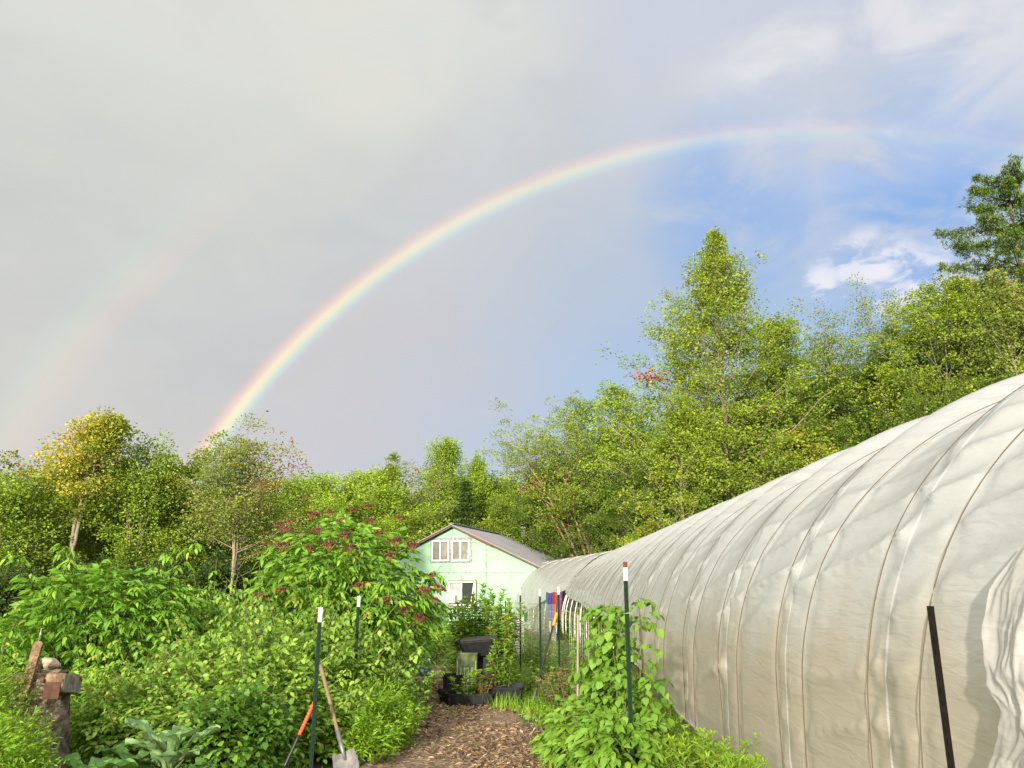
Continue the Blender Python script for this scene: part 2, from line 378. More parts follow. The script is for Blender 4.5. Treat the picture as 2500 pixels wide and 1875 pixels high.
def conifer(name, label, H, Rm, base, seed=3, lm=None, group=None, whorls=26, cb=.06, per=70, droop=.25, pine=False, rz=0):
    rng = np.random.default_rng(seed); wood, fol = MB(), MB()
    t = np.linspace(0, 1, 10); wood.tube(np.stack([t * 0, t * 0, t * H], 1), .16 * H / 12 * (1 - t * .93) + .01, 8)
    P_, A_ = [], []
    for w in range(whorls):
        u = cb + (1 - cb) * (w + rng.uniform(-.2, .2)) / whorls; r = Rm * ((1 - u) ** (.8 if not pine else .55)) * rng.uniform(.8, 1.1) + .15
        nbr = 7 if not pine else 5
        for b in range(nbr):
            az = b * 2 * math.pi / nbr + w * 1.1 + rng.uniform(-.3, .3); Lb = r * rng.uniform(.65, 1.15)
            bt = np.linspace(0, 1, 7)
            rise = (bt ** 2 * .16 + bt * .06) if pine else (-droop * bt + .22 * bt ** 2.5)
            hd = np.array([math.cos(az), math.sin(az), 0]); sd_ = np.array([-math.sin(az), math.cos(az), 0])
            bp = np.array([0, 0, u * H]) + hd * (bt * Lb)[:, None] + np.array([0, 0, 1.]) * (rise * Lb)[:, None]
            wood.tube(bp, np.linspace(.035, .006, 7) * (1.6 if pine else 1), 4, cap=False)
            m = int(per * Lb / Rm * (1.5 if pine else 1)) + 14
            q = (rng.uniform(.10, 1, m) if pine else rng.uniform(.06, 1, m)); c = np.stack([np.interp(q, bt, bp[:, k]) for k in range(3)], 1)
            lat = rng.uniform(-1, 1, m) * Lb * .30 * (1.1 - q * .75) 
            c = c + sd_ * lat[:, None] + np.stack([0 * q, 0 * q, rng.normal(0, .07, m) - (0 if pine else .18) * abs(lat)], 1)
            if pine:
                c = c[::2]; c = np.repeat(c, 14, 0); dd = nrm(rng.normal(0, 1, c.shape) + hd * .7 + [0, 0, .55]); P_.append(c + dd * .04 + rng.normal(0, .03, c.shape)); A_.append(dd)
            for rep in range(0 if pine else 2):
                P_.append(c + rng.normal(0, 1, (m, 3)) * ([.05, .05, .05] if not pine else [.13, .13, .06]))
                A_.append(hd * .7 + sd_ * np.sign(lat)[:, None] * .8 + rng.normal(0, .35, (m, 3)) + np.array([0, 0, .35 if pine else -.2]))
    Pp = np.concatenate(P_); Aa = np.concatenate(A_); n = len(Pp)
    lf = (.18 if pine else .24) * rng.uniform(.6, 1.2, n)
    leaves(fol, Pp, Aa, nrm(rng.normal(0, .6, (n, 3)) + [0, 0, 1]), lf, lf * (.20 if pine else .26), np.clip(rng.normal(.5, .22, n), 0, 1), 0, .1)
    o = thing(name, label, 'tree', base, rz, group); wood.build('trunk', M_bark, o); fol.build('crown', lm or L_pine, o); return o

# ============================================================ GROUND
def ground_mat():
    m = bpy.data.materials.new('soil'); m.use_nodes = True; nt = m.node_tree; nt.nodes.clear(); N = NB(nt)
    t = N.n('ShaderNodeTexCoord'); o_ = t.outputs['Object']
    soil = N.mix(N.sm(N.noise(o_, 9, 6, .7), .35, .65), (.055, .040, .022, 1), (.13, .095, .05, 1))
    c = N.mix(N.sm(N.noise(o_, .9, 6, .65), .40, .55), soil, N.mix(N.noise(o_, 25, 4), (.03, .065, .012, 1), (.10, .16, .025, 1)))
    b = N.n('ShaderNodeBsdfPrincipled'); N.l(c, b.inputs['Base Color']); b.inputs['Roughness'].default_value = .95
    bp = N.n('ShaderNodeBump'); bp.inputs['Distance'].default_value = .05; N.l(N.noise(o_, 12, 6, .7), bp.inputs['Height']); N.l(bp.outputs[0], b.inputs['Normal'])
    oo = N.n('ShaderNodeOutputMaterial'); N.l(b.outputs[0], oo.inputs[0]); return m
g = MB(); gx = np.concatenate([[-420, -200, -110], np.linspace(-60, 60, 90), [110, 200, 420]]); gy = np.concatenate([[-300, -120, -40], np.linspace(-10, 90, 90), [140, 240, 500]])
X, Y = np.meshgrid(gx, gy)
Z = -.02 - .10 * vnoise(X * .25, Y * .25, 3)
g.grid(np.stack([X, Y, Z], -1)); prop(g.build('ground', ground_mat()), kind='structure')

def path_mat():
    m = bpy.data.materials.new('wood_chips'); m.use_nodes = True; nt = m.node_tree; nt.nodes.clear(); N = NB(nt)
    t = N.n('ShaderNodeTexCoord'); o_ = t.outputs['Object']
    vo = N.n('ShaderNodeTexVoronoi'); vo.inputs['Scale'].default_value = 34; N.l(N.vm('ADD', o_, N.vm('SCALE', N.noise(o_, 12, 3, out=1)).outputs[0]).outputs[0], vo.inputs['Vector'])
    nd = [n for n in nt.nodes if n.type == 'VECT_MATH' and n.operation == 'SCALE'][0]; nd.inputs[3].default_value = .12
    s = N.n('ShaderNodeSeparateXYZ'); N.l(vo.outputs['Color'], s.inputs[0])
    c = N.ramp(s.outputs[0], [(0, (.05, .032, .018)), (.4, (.15, .095, .055)), (.75, (.29, .20, .125)), (1, (.45, .34, .23))])
    c = N.mix(N.m('MULTIPLY', N.sm(N.noise(o_, .8, 4), .5, .68), .4), c, (.10, .066, .036, 1))
    b = N.n('ShaderNodeBsdfPrincipled'); N.l(c, b.inputs['Base Color']); b.inputs['Roughness'].default_value = .9
    bp = N.n('ShaderNodeBump'); bp.inputs['Distance'].default_value = .02; N.l(s.outputs[0], bp.inputs['Height']); N.l(bp.outputs[0], b.inputs['Normal'])
    oo = N.n('ShaderNodeOutputMaterial'); N.l(b.outputs[0], oo.inputs[0]); return m
# centre line (y, x left, x right)
PL = [(5.5, -1.55, .62), (8.4, -1.68, .52), (9.3, -1.6, .52), (10.5, -1.75, .45), (12.2, -1.62, .25), (13.3, -1.55, .0), (15, -1.70, -.85), (18, -2.1, -1.3), (22, -2.0, -1.35), (30, -2.6, -1.9), (36, -3.2, -2.3)]
pl = np.array(PL)
ys = np.linspace(5.5, 36, 120); xl = np.interp(ys, pl[:, 0], pl[:, 1]) + .18 * (vnoise(ys * 1.7, ys * 0, 5) - .5); xr = np.interp(ys, pl[:, 0], pl[:, 2]) + .22 * (vnoise(ys * 1.9, ys * 0 + 4, 6) - .5)
tt = np.linspace(0, 1, 14)
V = np.stack([xl[:, None] * (1 - tt) + xr[:, None] * tt, np.repeat(ys[:, None], 14, 1), np.repeat(ys[:, None] * 0, 14, 1)], -1)
V[..., 2] = .006 + .035 * vnoise(V[..., 0] * 3, V[..., 1] * 3, 9)
V[:, 0, 2] = V[:, -1, 2] = -.06
p = MB(); p.grid(V); prop(p.build('path', path_mat()), kind='structure')
M_chip = leafmat('chip_wood', [(0, (.045, .03, .018)), (.4, (.16, .105, .062)), (.8, (.33, .235, .15)), (1, (.52, .42, .29))], trans=0, rough=.85, spec=.15)
rng = np.random.default_rng(11); n = 15000
cy = 8 + 9 * rng.random(n) ** 1.4; cx = np.interp(cy, pl[:, 0], pl[:, 1]) - .1 + (np.interp(cy, pl[:, 0], pl[:, 2]) - np.interp(cy, pl[:, 0], pl[:, 1]) + .2) * rng.random(n)
ok = vnoise(cx * 1.3, cy * 1.3, 21) > .25 * rng.random(n) + .12; cx, cy = cx[ok], cy[ok]; n = len(cx)
a = rng.uniform(0, 6.28, n); ax = np.stack([np.cos(a), np.sin(a), rng.normal(0, .3, n)], 1)
ch = MB(); Lc = rng.uniform(.03, .10, n)
leaves(ch, np.stack([cx, cy, .022 + .035 * rng.random(n)], 1), ax, nrm(rng.normal(0, .5, (n, 3)) + [0, 0, 1]), Lc, Lc * rng.uniform(.18, .4, n), np.clip(rng.beta(2, 2.4, n), 0, 1), 0, -.03)
# a second chip patch by the brambles on the left
n = 1800; c0 = G(275, 735); cxy = np.stack([c0.x + rng.normal(0, .45, n), c0.y + rng.normal(0, .7, n)], 1); a = rng.uniform(0, 6.28, n)
Lc = rng.uniform(.03, .09, n); leaves(ch, np.concatenate([cxy, .01 + .04 * rng.random((n, 1))], 1), np.stack([np.cos(a), np.sin(a), rng.normal(0, .3, n)], 1), nrm(rng.normal(0, .5, (n, 3)) + [0, 0, 1]), Lc, Lc * .3, np.clip(rng.beta(2, 4, n), 0, 1), 0, -.03)
prop(ch.build('wood_chips', M_chip), 'loose brown wood chips spread over the garden path', 'wood chips', kind='stuff')

# ============================================================ POLYTUNNELS
KAX = -.01448
HOOP0, HSP = 5.32, 1.83
def arch_profile(base, wall, a, b, n=240):
    """cross-section (lateral, height) from the left foot over the top to the right foot"""
    th = np.linspace(0, math.pi, n)
    x = base + a - a * np.cos(th); z = wall + b * np.sin(th)
    x = np.concatenate([np.full(14, base), x, np.full(14, base + 2 * a)]); z = np.concatenate([np.linspace(0, wall, 15)[:-1], z, np.linspace(wall, 0, 15)[1:]])
    s = np.concatenate([[0], np.cumsum(np.hypot(np.diff(x), np.diff(z)))]); return x, z, s
def film_mat(name, clean, stain, zt, dirt=.7, hoop=0):
    m = bpy.data.materials.new(name); m.use_nodes = True; nt = m.node_tree; nt.nodes.clear(); N = NB(nt)
    t = N.n('ShaderNodeTexCoord'); o_ = t.outputs['Object']; s = N.n('ShaderNodeSeparateXYZ'); N.l(o_, s.inputs[0])
    mp_ = N.n('ShaderNodeMapping'); N.l(o_, mp_.inputs[0]); mp_.inputs['Scale'].default_value = (1, 1.6, .35)
    zz = N.m('ADD', s.outputs[2], N.m('MULTIPLY', N.m('SUBTRACT', N.noise(mp_.outputs[0], 1.1, 5, .6), .5), 1.3))
    f = N.m('MULTIPLY', N.sm(zz, zt, zt - 1.0), dirt)
    c = N.mix(f, clean, stain)
    mp2 = N.n('ShaderNodeMapping'); N.l(o_, mp2.inputs[0]); mp2.inputs['Scale'].default_value = (2, .7, 4)
    c = N.mix(N.m('MULTIPLY', N.sm(N.noise(mp2.outputs[0], 2.2, 7, .7), .45, .78), .20), c, (.32, .27, .19, 1))
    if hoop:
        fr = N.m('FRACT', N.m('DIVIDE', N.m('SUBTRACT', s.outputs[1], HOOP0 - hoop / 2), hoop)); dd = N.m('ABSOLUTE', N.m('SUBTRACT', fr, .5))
        c = N.mix(N.m('MULTIPLY', N.sm(dd, .012, .004), .9), c, (.80, .81, .82, 1))  # highlight painted as a whiter line where film stretches over each hoop
    c = N.mix(N.m('MULTIPLY', N.sm(N.noise(o_, .7, 3), .55, .75), .18), c, (.33, .35, .26, 1))
    b = N.n('ShaderNodeBsdfPrincipled'); N.l(c, b.inputs['Base Color']); b.inputs['Roughness'].default_value = .24; b.inputs['Specular IOR Level'].default_value = .6
    bp = N.n('ShaderNodeBump'); bp.inputs['Strength'].default_value = .6; bp.inputs['Distance'].default_value = .02
    mp3 = N.n('ShaderNodeMapping'); N.l(o_, mp3.inputs[0]); mp3.inputs['Scale'].default_value = (2, 1.1, 5.5); mp3.inputs['Rotation'].default_value = (R(-8), 0, 0)
    N.l(N.noise(mp3.outputs[0], 2.6, 5, .55, .8), bp.inputs['Height']); N.l(bp.outputs[0], b.inputs['Normal'])
    tr = N.n('ShaderNodeBsdfTranslucent'); N.l(c, tr.inputs[0])
    mx = N.n('ShaderNodeMixShader'); mx.inputs[0].default_value = .48; N.l(b.outputs[0], mx.inputs[1]); N.l(tr.outputs[0], mx.inputs[2])
    tp = N.n('ShaderNodeBsdfTransparent'); mx2 = N.n('ShaderNodeMixShader'); mx2.inputs[0].default_value = .05; N.l(mx.outputs[0], mx2.inputs[1]); N.l(tp.outputs[0], mx2.inputs[2])
    oo = N.n('ShaderNodeOutputMaterial'); N.l(mx2.outputs[0], oo.inputs[0]); return m
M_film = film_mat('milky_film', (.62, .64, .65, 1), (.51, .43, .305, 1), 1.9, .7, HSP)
M_film2 = film_mat('white_film', (.62, .625, .63, 1), (.52, .48, .40, 1), .9, .5)
M_pipe = mat('galvanised_pipe', (.50, .50, .46), .45, .5, .3, var_col=(.32, .30, .26))
M_rope = mat('rope', (.10, .08, .055), .9, .1, var_col=(.10, .08, .05))
M_ropew = mat('pale_seam', (.74, .73, .68), .5, .4)

def tunnel(name, label, prof, y0, y1, hoops, hemfun, ropes, film, ax, seed, ny, wr=1., sag=.30, zig=.35, rows_l=170):
    root = thing(name, label, 'polytunnel', (0, 0, 0))
    px_, pz_, ps_ = arch_profile(*prof); S = ps_[-1]
    nx_ = np.gradient(pz_, ps_); nz_ = -np.gradient(px_, ps_)      # outward normal = (-dz, dx)
    ys = np.linspace(y0, y1, ny); hem_s = np.interp(hemfun(ys), pz_[:len(pz_) // 2], ps_[:len(pz_) // 2])
    c = np.concatenate([np.linspace(0, .5, rows_l)[:-1], np.linspace(.5, 1, 46)])
    Yg = np.repeat(ys[:, None], len(c), 1); Sg = hem_s[:, None] + (S - hem_s[:, None]) * c[None]
    x = np.interp(Sg, ps_, px_); z = np.interp(Sg, ps_, pz_); ox = -np.interp(Sg, ps_, nx_); oz = -np.interp(Sg, ps_, nz_)
    ln = np.hypot(ox, oz) + 1e-9; ox /= ln; oz /= ln
    hy = np.array(hoops); ph = (Yg - HOOP0) / HSP; frac = ph - np.floor(ph)
    up = np.clip(Sg / 3., 0, 1)
    d = -sag * np.sin(math.pi * frac) ** 1.3 * (.03 + .97 * np.clip((Sg - 1.7) / 2.8, 0, 1) ** 1.3)
    # rope furrows
    ra = .10 + .02 * (1 - up); rb = 1 - (.20 + .13 * up)
    for rr, w_ in ((ra, .04), (rb, .05)):
        q = np.abs(((frac - rr + .5) % 1) - .5); d -= .012 * np.exp(-(q * HSP / w_ / 1.6) ** 2)
    # folds: run along the tunnel, rising away or towards the hem, sharper low down
    k = np.floor(ph); slant = -(.12 + .22 * vnoise(k * 3.3, k * 0 + 1.7, seed)) * (1 - .4 * up)
    win = 1 - np.exp(-(np.minimum(frac, 1 - frac) * HSP / .07) ** 2)
    for rr in (ra, rb): win = win * (1 - .35 * np.exp(-((np.abs(((frac - rr + .5) % 1) - .5)) * HSP / .06) ** 2))
    ss = Sg + (-slant) * (Yg) + .16 * vnoise(Yg * .7, Sg * 1.1, seed + 1)
    am = vnoise(Yg * .5 + 9, ss * 1.9, seed + 2); am = np.clip((am - .12) * 2.2, 0, 1)
    low = .22 + .95 * np.exp(-((Sg - 1.3) / 1.5) ** 2)
    w1 = np.abs(np.sin(ss * 2 * math.pi / .70 + 1.6 * vnoise(Yg * .5, Sg * 1.4, seed + 3))); w1 = 1 - w1 ** .6
    w4 = 1 - np.abs(2 * vnoise(Yg * .45, ss * 4.2, seed + 11) - 1) ** .6; w4 = w4 * np.clip(vnoise(Yg * .9, Sg * .9, seed + 12) * 2 - .5, 0, 1); w2 = vnoise(Yg * 1.3, ss * 9, seed + 4) - .5; w3 = vnoise(Yg * 3.1, ss * 20, seed + 5) - .5
    d += win * wr * low * (.075 * am * w1 + .020 * w2 * (.4 + am) + .004 * w3 + .020 * w4) * np.interp(Yg, [4, 11, 20], [1.15, .75, .4])
    # cross-slack between the ropes
    d += wr * .006 * (vnoise(Yg * 3, Sg * 1.6, seed + 8) - .5)
    # gathered folds parallel to a lifted hem, and a bulge
    hd = Sg - hem_s[:, None]; lift = np.clip(hem_s[:, None] / .6, 0, 1) + .25 * (hem_s[:, None] < .3)
    d += lift * np.exp(-hd / .55) * (.055 * (1 - np.abs(np.sin(hd * 13 + 3.5 * vnoise(Yg * .8, hd, seed + 6))) ** .6) + .10 * np.sin(np.clip(hd / .9, 0, 1) * math.pi))
    Vv = np.stack([x + ox * d + ax(Yg), Yg, z + oz * d], -1)
    f = MB(); f.grid(Vv); f.build('cover', film, root)
    hm = MB(); e = Vv[:, 0] + np.stack([0 * ys, 0 * ys, 0 * ys - .01], 1); hm.tube(e[::2], .022, 6); hm.build('hem', M_film2, root)
    for h in hoops:
        m = MB(); i = slice(0, None, 5); on = nrm(np.stack([-nx_[i], 0 * nx_[i], -nz_[i]], 1))
        m.tube(np.stack([px_[i] + ax(h), np.full(len(px_[i]), h), pz_[i]], 1) - on * .035, .024, 8)
        m.build('hoop', M_pipe, root)
    if ropes:
        for h in hoops:
            for r0, r1 in ropes:
                sv = np.linspace(0, S * .62, 70)
                uu = np.clip(sv / 3., 0, 1); yy = h + (r0 + (r1 - r0) * uu) * HSP
                hs = np.interp(yy, ys, hem_s); use = sv > hs - .02
                yy, sv2 = yy[use], sv[use]
                if len(sv2) < 8 or yy.min() < y0 or yy.max() > y1: continue
                iy = np.clip(np.searchsorted(ys, yy), 0, ny - 1); pos = []
                for q, yq, sq in zip(iy, yy, sv2):
                    cc_ = (sq - hem_s[q]) / (S - hem_s[q]); pos.append([np.interp(cc_, c, Vv[q, :, 0]), yq, np.interp(cc_, c, Vv[q, :, 2])])
                pos = np.array(pos); on = nrm(np.stack([-np.interp(sv2, ps_, nx_), 0 * sv2, -np.interp(sv2, ps_, nz_)], 1))
                bp_ = np.stack([np.interp(sv2, ps_, px_) + ax(yy), yy, np.interp(sv2, ps_, pz_)], 1); dd = ((pos - bp_) * on).sum(1)
                dd = np.pad(dd, 4, mode='edge'); dd = np.max(np.stack([dd[q:q + len(sv2)] for q in range(9)]), 0)
                dd = np.convolve(np.pad(dd, 3, mode='edge'), np.ones(7) / 7, 'valid'); pos = bp_ + on * (dd + .006)[:, None]
                m = MB(); m.tube(pos, .0038, 5); m.build('rope', M_rope, root)
    return root, Vv, ys
hem_y = [0, 9.6, 12.2, 14.6, 18, 22, 26, 30, 33.9]; hem_z = [.0, .03, .22, .52, .92, 1.28, 1.55, 1.68, 1.95]
hoopsA = [3.63] + [HOOP0 + HSP * i for i in range(16)]
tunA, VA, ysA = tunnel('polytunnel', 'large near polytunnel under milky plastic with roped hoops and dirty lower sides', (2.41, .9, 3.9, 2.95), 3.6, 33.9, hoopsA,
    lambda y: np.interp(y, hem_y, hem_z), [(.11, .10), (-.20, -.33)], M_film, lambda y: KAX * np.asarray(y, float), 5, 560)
hoopsB = [33.6 + .95 * i for i in range(12)]
bx_y = [34.6, 36.5, 38.5, 41, 44]
tunB, VB, ysB = tunnel('polytunnel', 'smaller far polytunnel beside the green house with its side lifted off bare hoops', (0, .6, 2.4, 3.0), 33.4, 44.2, hoopsB,
    lambda y: np.interp(y, [34.2, 36.0, 38, 41, 43, 44.2], [2.0, 1.75, 1.35, .8, .1, .05]), None, M_film2, lambda y: KAX * np.asarray(y, float) + 2.25 - .215 * (np.asarray(y, float) - 34.8), 15, 160, wr=1.2, sag=.04)

# end-wall flap at the near end, crumpled white film
def flap():
    out = [(1030, 545, 0), (1004, 590, 1), (995, 628, 1), (996, 662, 1), (1006, 690, 1), (1016, 712, 0), (1014, 735, 1), (1004, 760, 1), (1003, 800, 0)]
    m = MB(); a = np.array(out, float); ty = np.linspace(0, 1, 90); s_ = np.linspace(0, 1, len(a))
    ex = np.interp(ty, s_, a[:, 0]); ey = np.interp(ty, s_, a[:, 1]); rows = []
    for i in range(90):
        r = []
        for j in range(46):
            w = j / 45
            dr = P(ex[i] + w * 48, ey[i] + w * 6, 1.) - Vector((0, 0, EYE)); X_ = 2.3
            for _ in range(5):
                q = dr * (X_ / dr.x) + Vector((0, 0, EYE)); zz_ = min(max(q.z - .9, 0) / 2.95, .98); X_ = 2.41 + KAX * q.y + 3.9 * (1 - math.sqrt(1 - zz_ * zz_)) - .05
            u_, v_ = w * 3.2, ty[i] * 8; nn_ = lambda a_, b_, sd_: float(vnoise(np.array(a_), np.array(b_), sd_)) - .5
            d = .11 * (.5 - abs(nn_(u_ * .8 + ty[i] * 2, v_ * .45, 3))) + .035 * (.5 - abs(nn_(u_ * 2.1 + ty[i] * 5, v_ * .9 - w * 3, 4))) + .008 * (.5 - abs(nn_(u_ * 5, v_ * 2 + w * 5, 5))) + .008 * (1 - w) ** 4 * abs(math.sin(ty[i] * 15))
            r.append([q.x - .01 - d, q.y, q.z])
        rows.append(r)
    m.grid(np.array(rows)); m.build('end_flap', film_mat('flap_film', (.50, .50, .49, 1), (.42, .38, .30, 1), .9, .4), tunA)
flap()
prop(tunA, group=None)

# ============================================================ HOUSE
HA = R(-19.2)
M_green = None
def house():
    root = thing('house', 'pale green gabled house with unfinished panel walls and grey metal roof', 'house', P(451, 524, 43) * 1, HA)
    ridge = P(451, 524, 43); root.location = (ridge.x, ridge.y, 0); zr = ridge.z; pitch = .459; hw = 6.0; D_ = 15.0
    # local: x along the facade, y into depth
    m = bpy.data.materials.new('panel_board'); m.use_nodes = True; nt = m.node_tree; nt.nodes.clear(); N = NB(nt); t = N.n('ShaderNodeTexCoord'); o_ = t.outputs['Object']
    c = N.mix(N.sm(N.noise(o_, .8, 5, .6), .35, .68), (.205, .365, .24, 1), (.23, .39, .265, 1))
    mp_ = N.n('ShaderNodeMapping'); N.l(o_, mp_.inputs[0]); mp_.inputs['Scale'].default_value = (6, 1, .5)
    c = N.mix(N.m('MULTIPLY', N.sm(N.noise(mp_.outputs[0], 1.4, 6, .7), .5, .75), .3), c, (.22, .30, .21, 1))
    b = N.n('ShaderNodeBsdfPrincipled'); N.l(c, b.inputs['Base Color']); b.inputs['Roughness'].default_value = .7; oo = N.n('ShaderNodeOutputMaterial'); N.l(b.outputs[0], oo.inputs[0])
    t_ = .14; ez = zr - hw * pitch
    w = MB()
    wall_y = .45
    pr = np.array([[-hw + .3, 0], [hw - .3, 0], [hw - .3, ez + .3 * pitch - .12], [0, zr - .12], [-hw + .3, ez + .3 * pitch - .12]])
    v = np.concatenate([np.stack([pr[:, 0], np.full(5, wall_y), pr[:, 1]], 1), np.stack([pr[:, 0], np.full(5, D_ - .4), pr[:, 1]], 1)])
    w.add(v, [np.array([[0, 1, 2, 3, 4]]), np.array([[9, 8, 7, 6, 5]]), np.array([[1, 0, 5, 6], [2, 1, 6, 7], [0, 4, 9, 5]])], smooth=False)
    w.build('wall', m, root)
    metal = mat('roof_metal', (.20, .20, .215), .55, .3, .1, var_col=(.18, .18, .195), vscale=.6)
    under = mat('rafter_wood', (.13, .10, .06), .85, .2, var_col=(.12, .08, .05)); redm = mat('red_primer', (.15, .035, .022), .7, .3, var_col=(.22, .05, .03))
    for sgn in (-1, 1):
        r = MB(); nx = 150; xs = np.linspace(0, hw + .25, nx); rows = []
        ribs = .022
        # standing ribs run from ridge to eave: profile along depth
        yy = np.linspace(0, D_, 301); hgt = ribs * (np.abs(((yy / .3) % 1) - .5) < .12)
        up = np.stack([np.broadcast_to(sgn * np.array([[0.], [hw + .25]]), (2, 301)), np.broadcast_to(yy, (2, 301)), zr - pitch * np.array([[0.], [hw + .25]]) + hgt[None]], -1)
        r.grid(up, smooth=False); dn = up.copy(); dn[..., 2] = zr - pitch * np.array([[0.], [hw + .25]]) - .05; r.grid(dn, smooth=False)
        for a_ in (0, -1):
            e = np.stack([up[:, a_], dn[:, a_]]); r.grid(e, smooth=False)
        r.build('roof', metal, root)
        rk = MB(); L_ = math.hypot(hw + .2, (hw + .2) * pitch); rot = Matrix.Rotation(math.atan(pitch) * sgn, 3, 'Y')
        mid = (sgn * (hw + .2) / 2, .12, zr - pitch * (hw + .2) / 2 - .10); rk.box(mid, (L_, .03, .07), rot)
        o = rk.build('rake_board', under, root)
        for q in range(9):
            x_ = sgn * (.7 + q * .66); pu = MB(); pu.box((x_, .26, zr - pitch * abs(x_) - .09), (.09, .42, .06), rot); pu.build('purlin_end', under, root)
    rr = MB(); a0, a1 = .9, 2.25; rot = Matrix.Rotation(math.atan(pitch), 3, 'Y')
    rr.box(((a0 + a1) / 2, .09, zr - pitch * (a0 + a1) / 2 - .11), (1.6, .05, .08), rot); rr.build('fascia_patch', redm, root)
    cap = MB(); cap.box((0, D_ / 2, zr + .02), (.3, D_ + .02, .035)); cap.build('ridge_cap', metal, root)
    nub = MB()
    for q in range(52): nub.box((0, .2 + q * .285, zr + .05), (.22, .12, .04))
    nub.build('ridge_closure', mat('dark_closure', (.10, .10, .11), .6), root)
    # facade coordinates of a photo point
    M_ = Matrix.Rotation(-HA, 3, 'Z')
    def F(px, py, off=0):
        o = Vector((0, 0, EYE)); d = P(px, py, 1) - o
        nrm_ = Matrix.Rotation(HA, 3, 'Z') @ Vector((0, 1, 0)); base = Vector((ridge.x, ridge.y, 0)) + nrm_ * (wall_y - off)
        k = (base - o).dot(nrm_) / d.dot(nrm_); q = M_ @ (o + d * k - Vector((ridge.x, ridge.y, 0))); return q
    z4 = lambda x, y: ((950 + x / 4.424) / 2.4414, (1250 + y / 4.424) / 2.4414)
    def Fz(x, y): q = F(*z4(x, y)); return q.x, q.z
    white = mat('window_white', (.50, .50, .50), .5, .4); tape = mat('foil_tape', (.09, .12, .10), .4, .5, .2, var_col=(.24, .29, .25), vscale=9)
    glass = mat('window_glass', (.10, .10, .095), .25, .3, var_col=(.14, .135, .12), vscale=1.5); curtain = mat('curtain', (.20, .19, .165), .9, .1, var_col=(.14, .13, .11), vscale=3)
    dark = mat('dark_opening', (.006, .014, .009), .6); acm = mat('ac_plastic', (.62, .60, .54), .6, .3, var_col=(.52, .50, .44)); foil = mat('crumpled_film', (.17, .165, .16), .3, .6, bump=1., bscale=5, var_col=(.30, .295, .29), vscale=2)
    def frame(mb, x0, x1, z0, z1, w_, y, d_):
        mb.box(((x0 + x1) / 2, y, z1 - w_ / 2), (x1 - x0, d_, w_)); mb.box(((x0 + x1) / 2, y, z0 + w_ / 2), (x1 - x0, d_, w_))
        for x_ in (x0 + w_ / 2, x1 - w_ / 2): mb.box((x_, y, (z0 + z1) / 2), (w_, d_, z1 - z0 - 2 * w_))
    # upper pair of sliding windows
    for (ax0, ax1) in ((468, 652), (682, 872)):
        x0, z1 = Fz(ax0, 308); x1, z0 = Fz(ax1, 532)
        f = MB(); frame(f, x0, x1, z0, z1, .085, wall_y - .05, .10); f.box(((x0 + x1) / 2, wall_y - .06, (z0 + z1) / 2), (.075, .10, z1 - z0 - .17)); win = f.build('window', white, root)
        g_ = MB(); g_.box(((x0 + x1) / 2, wall_y - .03, (z0 + z1) / 2), (x1 - x0 - .12, .02, z1 - z0 - .12)); g_.build('pane', glass, win)
        cu = MB(); xx = np.linspace((x0 + x1) / 2 + .06, x1 - .1, 30) if ax0 < 600 else np.linspace(x0 + .1, x1 - .1, 60); zz_ = np.linspace(z0 + .09, z1 - .09, 12)
        cu.grid(np.stack([np.broadcast_to(xx[None], (12, len(xx))), wall_y - .055 + .014 * np.sin(xx[None] * 34 + zz_[:, None]), np.broadcast_to(zz_[:, None], (12, len(xx)))], -1)); cu.build('curtain', curtain, win)
    # taped margin round the pair
    x0, z1 = Fz(452, 283); x1, z0 = Fz(896, 548); tp = MB(); frame(tp, x0, x1, z0, z1, .13, wall_y - .006, .008); tp.box((Fz(666, 400)[0], wall_y - .008, (z0 + z1) / 2), (.16, .008, z1 - z0 - .3)); tp.build('window_tape', tape, root)
    # lower window: crumpled film left, panel painted dark as unlit opening right, air conditioner below
    x0, z1 = Fz(650, 748); x1, z0 = Fz(942, 1012)
    f = MB(); frame(f, x0 - .04, x1 + .04, z0 - .04, z1 + .04, .07, wall_y - .03, .06); f.build('window_surround', under, root)
    f = MB(); frame(f, x0, x1, z0, z1, .08, wall_y - .07, .12); xm = Fz(790, 800)[0]; f.box((xm, wall_y - .075, (z0 + z1) / 2), (.08, .12, z1 - z0 - .17)); win = f.build('window', white, root)
    g_ = MB(); g_.box(((x0 + xm) / 2, wall_y - .05, (z0 + z1) / 2), (xm - x0 - .08, .03, z1 - z0 - .1)); g_.build('pane', foil, win)
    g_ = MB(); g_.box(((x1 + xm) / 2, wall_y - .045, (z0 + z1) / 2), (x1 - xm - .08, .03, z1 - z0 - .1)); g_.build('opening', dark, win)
    sx = MB(); q0 = Fz(915, 770); sx.box((q0[0] + .02, wall_y - .16, (z0 + z1) / 2), (.05, .16, z1 - z0 - .05), Matrix.Rotation(R(9), 3, 'Y')); sx.build('sash', white, win)
    ax0, az1 = Fz(655, 902); ax1, az0 = Fz(742, 985)
    ac = MB(); ac.box(((ax0 + ax1) / 2, wall_y - .22, (az0 + az1) / 2), (ax1 - ax0, .42, az1 - az0)); aco = ac.build('air_conditioner', white, root)
    gr = MB()
    gr.box(((ax0 + ax1) / 2, wall_y - .434, (az0 + az1) / 2), (ax1 - ax0 - .07, .01, az1 - az0 - .08), mat=0)
    for q in range(9): gr.box((ax0 + .05 + (ax1 - ax0 - .1) * q / 8, wall_y - .442, (az0 + az1) / 2), (.012, .01, az1 - az0 - .09), mat=1)
    gr.build('grille', [mat('grille', (.28, .27, .23), .6), white], aco)
